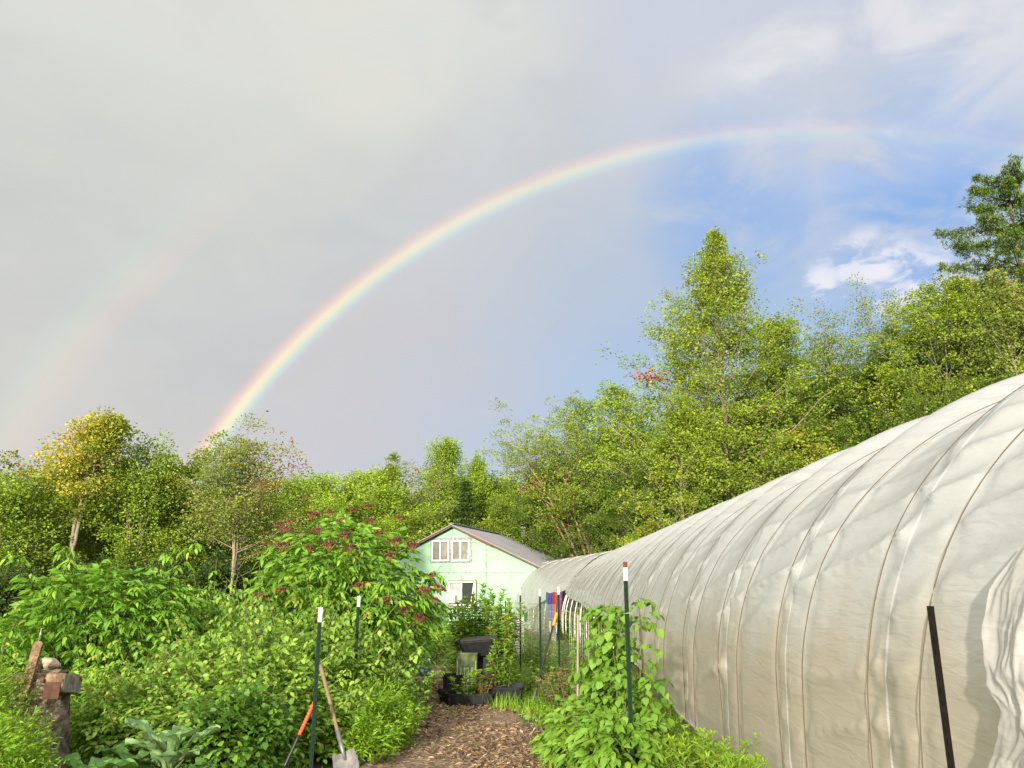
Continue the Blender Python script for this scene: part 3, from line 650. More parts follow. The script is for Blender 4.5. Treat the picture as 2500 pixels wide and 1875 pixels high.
    sl = MB(); sl.box(((x0 + x1) / 2 - .1, wall_y - .10, z0 - .08), (x1 - x0, .12, .05)); sl.build('sill', white, root)
    # panel seams
    rs = random.Random(4); se = MB()
    def seam(pts, w_=.06, wob=.012, mb=None):
        own = mb is None; mb = mb or MB()
        for (xa, za), (xb, zb) in zip(pts[:-1], pts[1:]):
            L_ = math.hypot(xb - xa, zb - za); nn = max(2, int(L_ / .16))
            for i in range(nn):
                if False: continue
                t0, t1 = i / nn, (i + 1) / nn; cx_ = xa + (xb - xa) * (t0 + t1) / 2; cz = za + (zb - za) * (t0 + t1) / 2
                mb.box((cx_ + rs.uniform(-wob, wob), wall_y - .004, cz + rs.uniform(-wob, wob)), (L_ / nn * 1.02, .006, w_ * rs.uniform(.4, 1.3)), Matrix.Rotation(-math.atan2(zb - za, xb - xa), 3, 'Y'))
        if own: mb.build('panel_seam', tape, root)
    seam([Fz(470, 655), Fz(1460, 655)]); seam([Fz(1055, 330), Fz(1048, 800)], .08, .02); seam([Fz(660, 560), Fz(657, 650)], .045); seam([Fz(683, 135), Fz(680, 285)], .045)
    seam([Fz(900, 333), Fz(1055, 328)], .03); seam([Fz(530, 665), Fz(510, 1060)], .045); seam([Fz(783, 665), Fz(780, 745)], .045); seam([Fz(1322, 660), Fz(1320, 740)], .045); seam([Fz(770, 1030), Fz(765, 1290)], .045); seam([Fz(456, 540), Fz(452, 585)], .04)
    
    cr = MB(); seam([Fz(1066, 462), Fz(1130, 470), Fz(1185, 448), Fz(1255, 412)], .06, .01, cr); cr.build('torn_seam', mat('torn_foam', (.60, .56, .36), .8, var_col=(.32, .28, .12), vscale=6), root)
    # skirting boards at the foot
    sk = MB(); sk.box((0, wall_y - .06, .16), (11.3, .05, .14)); sk.box((0, wall_y - .10, .02), (11.3, .05, .12)); sk.build('base_board', under, root)
    # stove pipe with conical cap
    cx_, cy_ = .9, 8.4
    q = None
    for yy_ in np.linspace(2, 14, 200):     # find the depth where the ridge shows the pipe
        wpt = Matrix.Rotation(HA, 3, 'Z') @ Vector((.9, yy_, 0)) + Vector((ridge.x, ridge.y, 0)); k = wpt.x / (CT * wpt.y + (5.6 - EYE) * ST) * F_PX + 512
        if k > z4(1449, 0)[0]: cy_ = yy_; break
    ch_ = MB(); ch_.lathe([(.15, zr - .9), (.15, zr + .52), (.19, zr + .52), (.19, zr + .6), (.14, zr + .6)], 16, (cx_, cy_, 0)); cho = ch_.build('chimney', white, root)
    cc_ = MB(); cc_.lathe([(.02, zr + .95), (.14, zr + .90), (.42, zr + .74), (.42, zr + .68), (.14, zr + .70), (.14, zr + .58)], 20, (cx_, cy_, 0)); cc_.build('chimney_cap', mat('black_cap', (.03, .03, .035), .5), cho)
    return root
house()

# ============================================================ TREES
def at_px(px, ptop, Y):
    q = P(px, ptop, Y); return (q.x, q.y, -.05), q.z + .05
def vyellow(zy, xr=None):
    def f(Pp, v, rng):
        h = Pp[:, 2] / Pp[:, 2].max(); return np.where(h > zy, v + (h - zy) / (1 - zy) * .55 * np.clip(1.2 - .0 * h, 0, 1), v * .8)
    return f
def redpatch(c, r, k=.95, base=None):
    c = np.array(c)
    def f(Pp, v, rng):
        if base: v = base(Pp, v, rng)
        d = np.linalg.norm((Pp - c) / np.array(r), axis=1); return np.where(d + rng.normal(0, .15, len(d)) < 1, k - rng.random(len(d)) * .06, v)
    return f
# --- left edge of the wood, front row
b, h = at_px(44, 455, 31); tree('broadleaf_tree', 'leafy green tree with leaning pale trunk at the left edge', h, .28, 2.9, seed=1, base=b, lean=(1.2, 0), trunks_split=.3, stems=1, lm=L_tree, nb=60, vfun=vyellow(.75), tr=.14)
b, h = at_px(10, 470, 29); tree('broadleaf_tree', 'broad green tree cut by the left edge of the photo', h, .3, 2.6, seed=21, base=b, lm=L_lime, nb=60)
b, h = at_px(84, 414, 30)
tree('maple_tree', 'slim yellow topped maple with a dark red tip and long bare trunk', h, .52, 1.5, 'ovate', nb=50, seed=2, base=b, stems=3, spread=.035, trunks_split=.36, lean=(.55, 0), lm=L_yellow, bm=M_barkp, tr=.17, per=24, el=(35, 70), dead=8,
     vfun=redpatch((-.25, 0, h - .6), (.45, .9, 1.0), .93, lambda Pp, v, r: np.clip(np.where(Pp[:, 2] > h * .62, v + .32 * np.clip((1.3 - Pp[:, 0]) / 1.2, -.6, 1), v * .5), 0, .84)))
b, h = at_px(150, 436, 31); tree('broadleaf_tree', 'bright green tree with feathery upright twigs beside the yellow topped maple', h, .28, 2.5, 'vase', seed=3, base=b, stems=4, spread=.07, lm=L_lime, nb=64, el=(30, 78), per=24, clump=(.28, .34))
b, h = at_px(183, 446, 32); tree('broadleaf_tree', 'rounded deep green tree with a yellow patch and dark trunk', h, .34, 2.5, seed=4, base=b, stems=3, spread=.05, lm=L_tree, bm=M_bark, nb=64, vfun=redpatch((-.6, -1.6, h - 1.7), (1.5, 1.2, .5), .90))
b, h = at_px(249, 419, 28.5)
tree('maple_tree', 'thin crowned maple with reddish right side on several upright bare stems', h, .52, 3.0, 'vase', nb=100, seed=8, base=b, stems=5, spread=.055, trunks_split=.42, lean=(.2, 0), lm=L_olive, bm=M_barkp, tr=.13, per=22, el=(20, 70), leaf=.12, dead=9, bare=.10, sprays=6,
     vfun=lambda Pp, v, r: np.clip(v + .02 + np.clip((Pp[:, 0] + .1) / 2.2, -.1, 1) * .42 * (Pp[:, 2] > h * .66) + r.normal(0, .06, len(v)), 0, 1))
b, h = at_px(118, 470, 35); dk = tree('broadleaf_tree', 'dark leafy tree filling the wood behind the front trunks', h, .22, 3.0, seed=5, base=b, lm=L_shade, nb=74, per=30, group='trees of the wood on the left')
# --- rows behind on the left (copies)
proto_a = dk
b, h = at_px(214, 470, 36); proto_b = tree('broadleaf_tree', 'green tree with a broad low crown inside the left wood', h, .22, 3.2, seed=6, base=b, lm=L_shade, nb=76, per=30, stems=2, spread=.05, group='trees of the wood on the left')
H_a, H_b = h, h
b, h = at_px(300, 478, 40); proto_c = tree('broadleaf_tree', 'light green bushy tree on the low skyline left of the house', h, .06, 3.0, 'ovate', seed=7, base=b, lm=L_lime, nb=76, per=30, clump=(.36, .2), group='low trees along the skyline behind the house')
H_c = h
H_a = 8.0 if H_a < 1 else H_a
rt = random.Random(5)
for i, (px, pt, Y) in enumerate([(-30, 455, 33), (35, 490, 37), (75, 500, 39), (20, 520, 34), (60, 540, 33), (100, 545, 36), (140, 540, 35), (180, 545, 37), (222, 540, 35), (262, 545, 36), (290, 520, 37), (150, 500, 41), (200, 495, 42), (250, 500, 43), (112, 485, 43), (170, 470, 44), (232, 480, 45), (5, 480, 42), (50, 470, 44)]):
    b, h = at_px(px, pt, Y); k = h / max(v[2] for v in (proto_a if i % 2 else proto_b).children[1].bound_box)
    src = proto_a if i % 2 else proto_b
    dup(src, b, rt.uniform(0, 6.28), (k * rt.uniform(1.0, 1.35), k * rt.uniform(1.0, 1.35), k))
# low understory, leaf colour darkened to carry the shade of the wood
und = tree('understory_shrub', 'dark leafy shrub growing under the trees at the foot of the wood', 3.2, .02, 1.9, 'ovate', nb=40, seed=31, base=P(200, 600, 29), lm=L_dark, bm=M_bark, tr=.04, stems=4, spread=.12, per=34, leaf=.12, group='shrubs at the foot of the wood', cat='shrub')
und.location.z = 0
for i, (px, Y) in enumerate([(-20, 27), (20, 28), (62, 27.5), (100, 29), (140, 28), (175, 30), (235, 29), (268, 28.5), (215, 31), (120, 32), (50, 31), (10, 31)]):
    q = P(px, 640, Y); dup(und, (q.x, Y, -.05), rt.uniform(0, 6), (rt.uniform(.8, 1.1), rt.uniform(.8, 1.1), rt.uniform(.4, .8)))
# --- skyline behind the house
def row(src, lst, lab=None, grp=None):
    for i, (px, pt, Y, w) in enumerate(lst):
        b, h = at_px(px, pt, Y); k = h / max(v[2] for v in src.children[1].bound_box)
        o = dup(src, b, rt.uniform(0, 6.28), (k * w, k * w, k))
        if lab: o['label'] = lab
        if grp: o['group'] = grp
row(proto_c, [(325, 474, 50, 1.2), (352, 472, 53, 1.1), (372, 470, 55, 1.2), (340, 500, 48, 1.3), (312, 500, 46, 1.3), (392, 486, 50, 1.2), (420, 500, 54, 1.3), (445, 490, 60, 1.3), (478, 480, 62, 1.3), (505, 476, 60, 1.2), (300, 490, 50, 1.2), (440, 470, 62, 1.1), (385, 520, 47, 1.3), (500, 500, 60, 1.4), (530, 490, 58, 1.4), (560, 500, 56, 1.4), (470, 520, 58, 1.3)])
b, h = at_px(393, 453, 52); tree('poplar_tree', 'narrow pointed green tree on the skyline left of the house', h, .2, 1.6, 'conic', seed=41, base=b, lm=L_tree, nb=60, el=(40, 75), per=24)
b, h = at_px(418, 457, 53); tree('half_bare_tree', 'thinning tree with bare pinkish twigs and a few red leaves on top', h, .35, 2.9, 'vase', seed=42, base=b, lm=L_olive, nb=46, stems=3, spread=.06, per=14, bare=.35, vfun=redpatch((0, 0, h - .4), (1.3, 2, .9), .98))
b, h = at_px(455, 438, 56); tree('poplar_tree', 'tall bright green poplar with ragged top behind the house ridge', h, .12, 2.6, 'ovate', seed=43, base=b, lm=L_lime, nb=84, el=(45, 80), per=28, clump=(.3, .4), stems=3, spread=.03)
b, h = at_px(466, 478, 53); conifer('spruce_tree', 'narrow dark green spruce behind the house ridge', h, 2.0, b, 44, L_dark)
b, h = at_px(487, 457, 57); tree('vine_draped_tree', 'rounded tree draped in hanging vines right of the poplar', h, .10, 2.4, 'column', seed=45, base=b, lm=L_lime, nb=70, el=(5, 30), per=30, clump=(.26, .5))
b, h = at_px(402, 505, 50); tree('multistem_tree', 'small pale barked tree with many stems above the left roof slope', h, .3, 2.6, 'vase', seed=46, base=b, lm=L_lime, nb=54, stems=6, spread=.09, per=22, trunks_split=.05)
# --- right of the house, behind the big tunnel
b, h = at_px(545, 412, 46)
tree('leaning_tree', 'spreading tree on several bare trunks leaning left behind the tunnel', h, .50, 4.4, 'vase', nb=96, seed=51, base=(b[0] + 3.1, b[1], b[2]), stems=5, spread=.085, trunks_split=.05, lean=(-3.4, 0), lm=L_tree, bm=mat('tan_bark', (.30, .20, .11), .9, .1, bump=.5, bscale=12, var_col=(.17, .11, .06)), tr=.24, per=26, el=(10, 60), dead=10,
     vfun=lambda Pp, v, r: np.clip(v + .10, 0, .9))
b, h = at_px(575, 395, 49); tree('broadleaf_tree', 'ragged topped green tree behind the leaning trunks', h, .3, 3.0, 'vase', seed=52, base=b, lm=L_tree, nb=70, el=(30, 72), per=26)
b, h = at_px(620, 385, 44); tree('birch_tree', 'pale trunked thin tree left of the tallest tree', h, .32, 2.6, 'ovate', seed=53, base=b, lm=L_lime, nb=70, per=20, tr=.12, lean=(.4, 0), bm=M_barkp)
b, h = at_px(590, 420, 41); tree('sapling', 'small yellow green sapling in front of the leaning trunks', h * .5, .2, 2.2, 'ovate', seed=54, base=(b[0] + 3.0, b[1], b[2]), lm=L_lime, nb=44, per=26, vfun=lambda Pp, v, r: np.clip(v + .2, 0, 1), tr=.06)
b, h = at_px(701, 247, 40)
tall = tree('maple_tree', 'tallest tree, a pointed green maple with a pale trunk and one red branch', h, .26, 6.6, 'conic', nb=300, seed=61, base=(b[0] + .6, b[1], b[2]), lean=(-.9, 0), lm=L_tree, bm=M_barkp, tr=.26, per=30, el=(12, 48), sprays=7, dead=6, clump=(.40, .20),
     vfun=lambda Pp, v, r: np.clip(v + .12 + .35 * (Pp[:, 2] / h - .55) * (r.random(len(v)) < .35), 0, .93))
def sprig(px, py, Y, r, n, m_, root, nm):
    rng = np.random.default_rng(int(px)); q = P(px, py, Y); q = (np.array(q) - np.array(root.location)) / root.scale[0]; c = q + rng.normal(0, 1, (n, 3)) * r
    mb = MB(); leaves(mb, c, rand_dirs(rng, n), nrm(rng.normal(0, .6, (n, 3)) + [0, 0, 1]), .17, .12, rng.random(n), 0); mb.tube(np.stack([q - [-1.2, 0, .2], q, q + [-.4, 0, .1]]), [.03, .015, .005], 4); mb.build(nm, m_, root)
sprig(646, 376, 39, (.45, .5, .18), 70, L_red, tall, 'red_branch'); sprig(654, 378, 39, (.35, .4, .16), 50, L_red, tall, 'red_branch')
b, h = at_px(770, 315, 43); conifer('spruce_tree', 'dark spruce half hidden behind the tallest tree', h, 3.0, b, 62, L_dark)
b, h = at_px(780, 320, 41); tree('broadleaf_tree', 'olive green tree leaning on the right side of the tallest tree', h, .2, 2.6, 'ovate', seed=63, base=b, lm=L_tree, nb=80, per=26)
b, h = at_px(668, 395, 37); mid1 = tree('broadleaf_tree', 'light green tree low in front of the tallest tree', h, .12, 3.4, 'ovate', seed=64, base=b, lm=L_tree, nb=84, per=30, group=None, vfun=lambda Pp, v, r: v + .1)
b, h = at_px(806, 425, 38); tree('sapling', 'yellow leaved sapling above the tunnel ridge', h, .2, 1.9, 'ovate', seed=65, base=b, lm=L_yellow, nb=50, per=28, vfun=lambda Pp, v, r: v * .95)
b, h = at_px(856, 287, 46); tree('ash_tree', 'airy grey green tree with thin see-through top', h, .25, 4.6, 'vase', nb=100, seed=66, base=b, lm=L_olive, per=16, leaf=.13, el=(25, 78), stems=3, spread=.06, sprays=7, clump=(.34, .3), vfun=lambda Pp, v, r: v * .75)
b, h = at_px(815, 315, 48); tree('ash_tree', 'airy pale tree between the tallest tree and the see-through one', h, .25, 3.8, 'vase', nb=84, seed=67, base=b, lm=L_olive, per=17, leaf=.13, el=(25, 78), stems=3, spread=.05, vfun=lambda Pp, v, r: v * .7)
b, h = at_px(895, 300, 45); tree('ash_tree', 'airy pale tree right of the see-through one', h, .25, 3.8, 'vase', nb=84, seed=68, base=b, lm=L_olive, per=18, leaf=.13, el=(25, 75), stems=3, spread=.05, vfun=lambda Pp, v, r: v * .8)
b, h = at_px(925, 290, 36); tree('broadleaf_tree', 'broad bright green tree rising over the tunnel at the right', h, .1, 4.6, 'ovate', nb=150, seed=69, base=b, lm=L_tree, per=30, sprays=7, vfun=lambda Pp, v, r: np.clip(v + .14, 0, .9))
b, h = at_px(1003, 268, 34); tree('maple_tree', 'maple with reddening leaves at the right edge under the pine', h, .12, 3.8, 'ovate', nb=120, seed=70, base=b, lm=L_olive, per=28, vfun=lambda Pp, v, r: np.clip(v + .30 * np.clip((Pp[:, 0] + .5) / 2, -.5, 1), 0, .9))
b, h = at_px(1003, 165, 37); conifer('white_pine_tree', 'tall dark white pine with layered boughs at the right edge', h, 9.0, b, 71, L_pine, whorls=14, cb=.35, per=520, pine=True)
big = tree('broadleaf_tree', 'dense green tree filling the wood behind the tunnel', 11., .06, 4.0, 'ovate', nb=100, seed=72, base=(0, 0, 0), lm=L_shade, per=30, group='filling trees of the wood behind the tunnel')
bigs = [(605, 430, 50, 1), (640, 420, 48, 1), (690, 420, 46, 1), (720, 400, 47, 1.1), (760, 400, 42, 1), (800, 370, 47, 1), (840, 360, 42, 1), (880, 350, 41, 1), (870, 400, 39, .9), (960, 330, 40, 1), (1000, 320, 40, 1), (1045, 280, 38, 1), (560, 460, 50, 1), (660, 440, 40, .8), (700, 455, 41, .8), (745, 450, 40, .8), (590, 490, 46, .9), (625, 470, 44, .9), (540, 470, 52, 1), (840, 420, 38, .9), (920, 400, 35, .8), (960, 380, 34, .8), (780, 430, 40, .8)]
for i, (px, pt, Y, w) in enumerate(bigs):
    b, h = at_px(px, pt, Y); k = h / max(v[2] for v in big.children[1].bound_box)
    if i == 0: big.location = b; big.scale = (k, k, k)
    else: dup(big, b, rt.uniform(0, 6.28), (max(k, .75) * w, max(k, .75) * w, k))
b, h = at_px(500, 497, 52); tr_ = tree('maple_tree', 'green maple with an orange red branch tip left of the leaning trunks', h, .15, 3.0, seed=73, base=b, lm=L_tree, nb=70)
b0 = tr_.location; sprig(529, 491, 50, (.35, .4, .3), 90, L_red, tr_, 'red_branch'); sprig(537, 483, 50, (.2, .3, .2), 40, L_red, tr_, 'red_branch')

# ============================================================ GARDEN PLANTS
def compound(rng, base, d, Lr, pairs, ll, lw, P_, A_, U_, L_, W_, V_, droop=.5, v0=.5, terminal=True):
    """leaflet data of pinnate leaves: base (n,3), direction (n,3), rachis length Lr (n)"""
    n = len(base); d = nrm(d); side = nrm(np.cross(d, [0, 0, 1.])); up = np.cross(side, d)
    vv = np.clip(v0 + rng.normal(0, .14, n), 0, 1)
    for k in range(pairs + 1):
        t = .38 + .62 * k / pairs; c = base + d * (Lr * t)[:, None] - np.array([0, 0, 1.]) * (Lr * droop * t * t)[:, None]
        dn = nrm(d - np.array([0, 0, 1.]) * (2 * droop * t))
        if k == pairs: dirs = [(dn, 1.1)]
        else: dirs = [(nrm(dn * .55 + side * s - np.array([0, 0, .35])), .95 + .1 * k) for s in (-1, 1)]
        for a, sc in dirs:
            P_.append(c); A_.append(a + rng.normal(0, .10, (n, 3))); U_.append(nrm(up + rng.normal(0, .28, (n, 3))))
            L_.append(ll * sc * rng.uniform(.8, 1.2, n)); W_.append(lw * sc * rng.uniform(.8, 1.2, n)); V_.append(np.clip(vv + rng.normal(0, .06, n), 0, .93 + .07 * (rng.random() < .02)))
def flush(mb, P_, A_, U_, L_, W_, V_, kind=1, droop=.25):
    leaves(mb, np.concatenate(P_), np.concatenate(A_), np.concatenate(U_), np.concatenate(L_), np.concatenate(W_), np.concatenate(V_), kind, droop)

def mound_pts(rng, n, rx, ry, h, z0=.0, rough=.28, inner=.55, flat=.7):
    d = rand_dirs(rng, n, -.15, 1); lump = 1 + rough * (vnoise(np.arctan2(d[:, 1], d[:, 0]) * 2.2 + 9, d[:, 2] * 4, int(rx * 97) % 50) - .5) * 2
    r = (inner + (1 - inner) * rng.random(n) ** .45) * lump
    q = d * r[:, None]; q[:, 2] = np.sign(q[:, 2]) * np.abs(q[:, 2]) ** flat
    return np.stack([q[:, 0] * rx, q[:, 1] * ry, np.maximum(z0 + .05, z0 + (h - z0) * np.clip(.18 + .82 * q[:, 2], .02, 1.3))], 1), nrm(d * [1, 1, .7])

def shrub(name, label, rx, ry, h, n, style, lm, seed, stems=10, group=None, cat='shrub', ll=.1, lw=.04, lr=.2, pairs=3, droop=.5, loc=(0, 0, 0), rz=0, v0=.5, stem_m=None, z0=.1, heads=None, taper=0, sprouts=0, flat=.7, rough=.28, inner=.5):
    rng = np.random.default_rng(seed); root = thing(name, label, cat, loc, rz, group)
    pos, out = mound_pts(rng, n, rx, ry, h, z0, rough, inner, flat)
    if taper: pos[:, :2] *= (1 - taper + taper * np.clip(pos[:, 2:] / (.5 * h), 0, 1))
    fo = MB(); A6 = [[] for _ in range(6)]
    vv = np.clip(v0 + .10 * (vnoise(pos[:, 0] * 3, pos[:, 2] * 3 + pos[:, 1] * 2, seed) - .5) * 2, 0, 1)
    d = nrm(out + np.array([0, 0, .25]) + rng.normal(0, .35, (n, 3)))
    compound(rng, pos - d * lr * .5, d, np.full(n, lr) * rng.uniform(.7, 1.2, n), pairs, ll, lw, *A6, droop=droop, v0=vv)
    st = MB()
    for i in range(sprouts):
        j = rng.integers(0, n); b = pos[j]; L_ = min(.42, rng.uniform(.18, .48) * h); e = b + (out[j] * [.5, .5, .2] + [0, 0, 1.]) * L_; t = np.linspace(0, 1, 6)[:, None]
        c = b + (e - b) * t + out[j] * L_ * .4 * t * t; st.tube(c, .004, 4, cap=False); m = 9; u = rng.uniform(.1, 1, m)
        q = np.stack([np.interp(u, t[:, 0], c[:, k]) for k in range(3)], 1); a = rng.uniform(0, 6.28, m)
        compound(rng, q, np.stack([np.cos(a), np.sin(a), np.full(m, .1)], 1), np.full(m, lr * .6), pairs, ll * .9, lw * .9, *A6, droop=droop * 1.5, v0=min(1, v0 + .09))
    flush(fo, *A6)
    for i in range(stems):
        j = rng.integers(0, n); e = pos[j]; b = np.array([e[0] * .18, e[1] * .18, -.05]); t = np.linspace(0, 1, 7)[:, None]
        mid = np.array([e[0] * .55, e[1] * .55, e[2] * .72]); c = (1 - t) ** 2 * b + 2 * t * (1 - t) * mid + t * t * e
        st.tube(c, np.linspace(.014, .004, 7) * (h / 1.6) ** .8, 5, cap=False)
    st.build('stem', stem_m or M_stem, root); fo.build('foliage', lm, root)
    return root

# --- elderberries
eb, eh = P(104, 562, 11.5), None
elder1 = shrub('elder_shrub', 'big rounded bright green elder bush with drooping leaflets in front of the left wood', 1.32, 1.2, P(104, 562, 11.5).z - .04, 1350, 0, L_elder, 3, stems=26, cat='elder bush', taper=.3, sprouts=14, ll=.12, lw=.042, lr=.24, pairs=3, droop=.42, loc=(P(100, 620, 11.5).x, 11.5, 0), v0=.55, stem_m=M_cane, z0=.25, rough=.20, inner=.35)
hE = P(330, 514, 13.5).z
elder2 = shrub('elder_shrub', 'tall elder bush with dark red berry heads in front of the green house', 1.5, 1.3, hE - .12, 1700, 0, L_elder, 8, stems=30, cat='elder bush', taper=.5, sprouts=12, ll=.15, lw=.05, lr=.28, pairs=3, droop=.5, loc=(P(338, 620, 13.5).x, 13.5, 0), v0=.55, stem_m=M_cane, z0=.2, flat=.9, rough=.24, inner=.3)
def berry_head(q, r, seed):
    rng = np.random.default_rng(seed); mb = MB(); n = 70
    a = rng.uniform(0, 6.28, n); rr = r * np.sqrt(rng.random(n)); c = np.stack([rr * np.cos(a), rr * np.sin(a), .25 * r * (1 - (rr / r) ** 2) + rng.normal(0, .012, n)], 1)
    for i in range(0, n, 4): mb.tube(np.stack([[0, 0, -.10], c[i] * .6 + [0, 0, -.03], c[i]]), .0025, 3, val=.95, cap=False)
    s = .010; o6 = np.array([[1, 0, 0], [-1, 0, 0], [0, 1, 0], [0, -1, 0], [0, 0, 1], [0, 0, -1]]) * s
    f8 = np.array([[0, 2, 4], [2, 1, 4], [1, 3, 4], [3, 0, 4], [2, 0, 5], [1, 2, 5], [3, 1, 5], [0, 3, 5]])
    c3 = np.concatenate([c, c + rng.normal(0, .012, c.shape)]); v = (c3[:, None] + o6[None] * rng.uniform(.7, 1.5, (len(c3), 1, 1))).reshape(-1, 3)
    mb.add(v, [(np.arange(len(c3))[:, None, None] * 6 + f8[None]).reshape(-1, 3)], np.repeat(np.clip(rng.normal(.45, .25, len(c3)), 0, 1), 6))
    return mb
headm = [berry_head(None, .12, i).build('berry_head', L_berry, elder2) for i in range(4)]
hd_px = [(353, 509, 0), (368, 506, 0), (330, 512, 0), (313, 514, 1), (400, 517, 0), (285, 530, 0), (280, 524, 1), (291, 521, 1), (316, 530, 1), (345, 535, 0), (330, 545, 0), (350, 548, 0), (283, 545, 0), (394, 541, 0), (412, 545, 0), (378, 533, 1), (390, 555, 1), (360, 585, 0), (282, 590, 0), (262, 596, 0), (252, 606, 1), (432, 575, 1), (425, 590, 0), (436, 600, 1), (385, 600, 0), (405, 610, 0), (420, 618, 0), (270, 612, 1), (340, 520, 0), (371, 520, 0), (310, 548, 0), (440, 588, 1)]
rh = random.Random(2)
for i, (px, py, k) in enumerate(hd_px):
    Yd = 13.5 - 1.45 * math.sqrt(max(.0, 1 - ((px - 342) / 105) ** 2)) * (.35 if py < 530 else .8)
    q = P(px, py, Yd) - elder2.location; o = headm[i % 4] if i < 4 else headm[i % 4].copy()
    if i >= 4: COL.objects.link(o); o.parent = elder2
    o.location = q; o.rotation_euler = (rh.uniform(-.5, .3), rh.uniform(-.4, .4), rh.uniform(0, 6)); s_ = rh.uniform(.6, 1.05) ; o.scale = (s_, s_, s_)
# --- brambles: a patch of raspberry bushes
rb = [shrub('raspberry_bush', 'leafy raspberry bush in the tangled patch left of the garden path', .80, .72, 1.15, 720, 0, L_rasp, 20 + i, stems=14, group='raspberry bushes in the patch left of the path', cat='raspberry bush', ll=.085, lw=.055, lr=.12, pairs=1, droop=.3, v0=.46, z0=.08, rough=.34, inner=.25, sprouts=26) for i in range(3)]
bl = [(225, 628, 10.4, 1.0), (262, 612, 11.2, 1.05), (300, 618, 10.6, 1.1), (200, 650, 9.6, 1.0), (240, 655, 9.2, 1.0), (285, 640, 9.6, 1.0), (330, 635, 10.6, 1.0), (362, 655, 11.2, .9), (170, 672, 9.0, .9), (205, 690, 8.4, .9), (330, 605, 12.2, 1.1), (255, 680, 8.6, .85), (300, 670, 9.2, .9), (140, 690, 8.7, .8), (380, 640, 12.4, .9), (180, 640, 10.8, 1.0), (215, 605, 12.4, 1.1), (385, 668, 10.9, .6)]
for i, (px, pt, Y, w) in enumerate(bl):
    q = P(px, pt, Y); k = q.z / 1.25; o = rb[i] if i < 3 else dup(rb[i % 3], (0, 0, 0))
    o.location = (q.x, Y, 0); o.rotation_euler = (0, 0, rh.uniform(0, 6)); o.scale = (w, w, k)
# currant bush at the bottom
q = P(238, 690, 7.9); shrub('currant_bush', 'small dark green currant bush at the bottom of the photo beside the orange handled tool', .55, .5, q.z, 700, 0, L_rasp, 33, stems=10, cat='currant bush', ll=.065, lw=.06, lr=.09, pairs=1, droop=.25, loc=(q.x, 7.9, 0), v0=.15, z0=.02)
# wild growth left behind the stump and in front of the wood
wl = [shrub('wild_bush', 'low weedy bush in the overgrown field at the left', .9, .8, 1.0, 620, 0, L_elder, 40 + i, stems=10, group='weedy bushes of the overgrown field at the left', cat='bush', ll=.08, lw=.035, lr=.15, pairs=2, droop=.35, v0=.45 + .25 * i, z0=.02, sprouts=16) for i in range(2)]
for i, (px, pt, Y, w) in enumerate([(10, 640, 13, 1.3), (-20, 655, 11, 1.2), (40, 650, 12, 1), (190, 612, 16, 1.4), (220, 606, 18, 1.4), (170, 618, 15, 1.1), (240, 610, 21, 1.6), (205, 620, 14, 1.1), (25, 620, 20, 1.6), (-10, 625, 18, 1.5), (60, 625, 19, 1.4), (265, 612, 17, 1.2), (120, 628, 17, 1.5), (300, 618, 19, 1.3), (85, 704, 8.9, .7), (120, 700, 8.9, .7), (66, 700, 9.6, .8), (8, 670, 9.6, 1), (-25, 640, 10, 1), (100, 668, 9.8, .9)]):
    q = P(px, pt, Y); o = wl[i] if i < 2 else dup(wl[i % 2], (0, 0, 0)); o.location = (q.x, Y, 0); o.rotation_euler = (0, 0, rh.uniform(0, 6)); o.scale = (w, w, max(.4, q.z))
# path-side bushes further back
ml = shrub('leafy_bush', 'light green leafy bush lining the path towards the house', .75, .7, 1.0, 520, 0, L_elder, 50, stems=8, group='bushes lining the back of the path', cat='bush', ll=.10, lw=.045, lr=.16, pairs=2, droop=.4, v0=.62, z0=.02)
for i, (px, pt, Y, w) in enumerate([(384, 640, 15, .8), (406, 622, 21, .9), (392, 618, 20, 1.0), (420, 622, 24, 1.1), (378, 650, 14, .8), (428, 640, 22, .8), (402, 610, 27, 1.4), (462, 632, 27, .8), (468, 650, 20, .8), (424, 628, 30, 1.0), (462, 620, 33, 1.0)]):
    q = P(px, pt, Y); o = ml if i == 0 else dup(ml, (0, 0, 0)); o.location = (q.x, Y, 0); o.rotation_euler = (0, 0, rh.uniform(0, 6)); o.scale = (w, w, max(.3, q.z))

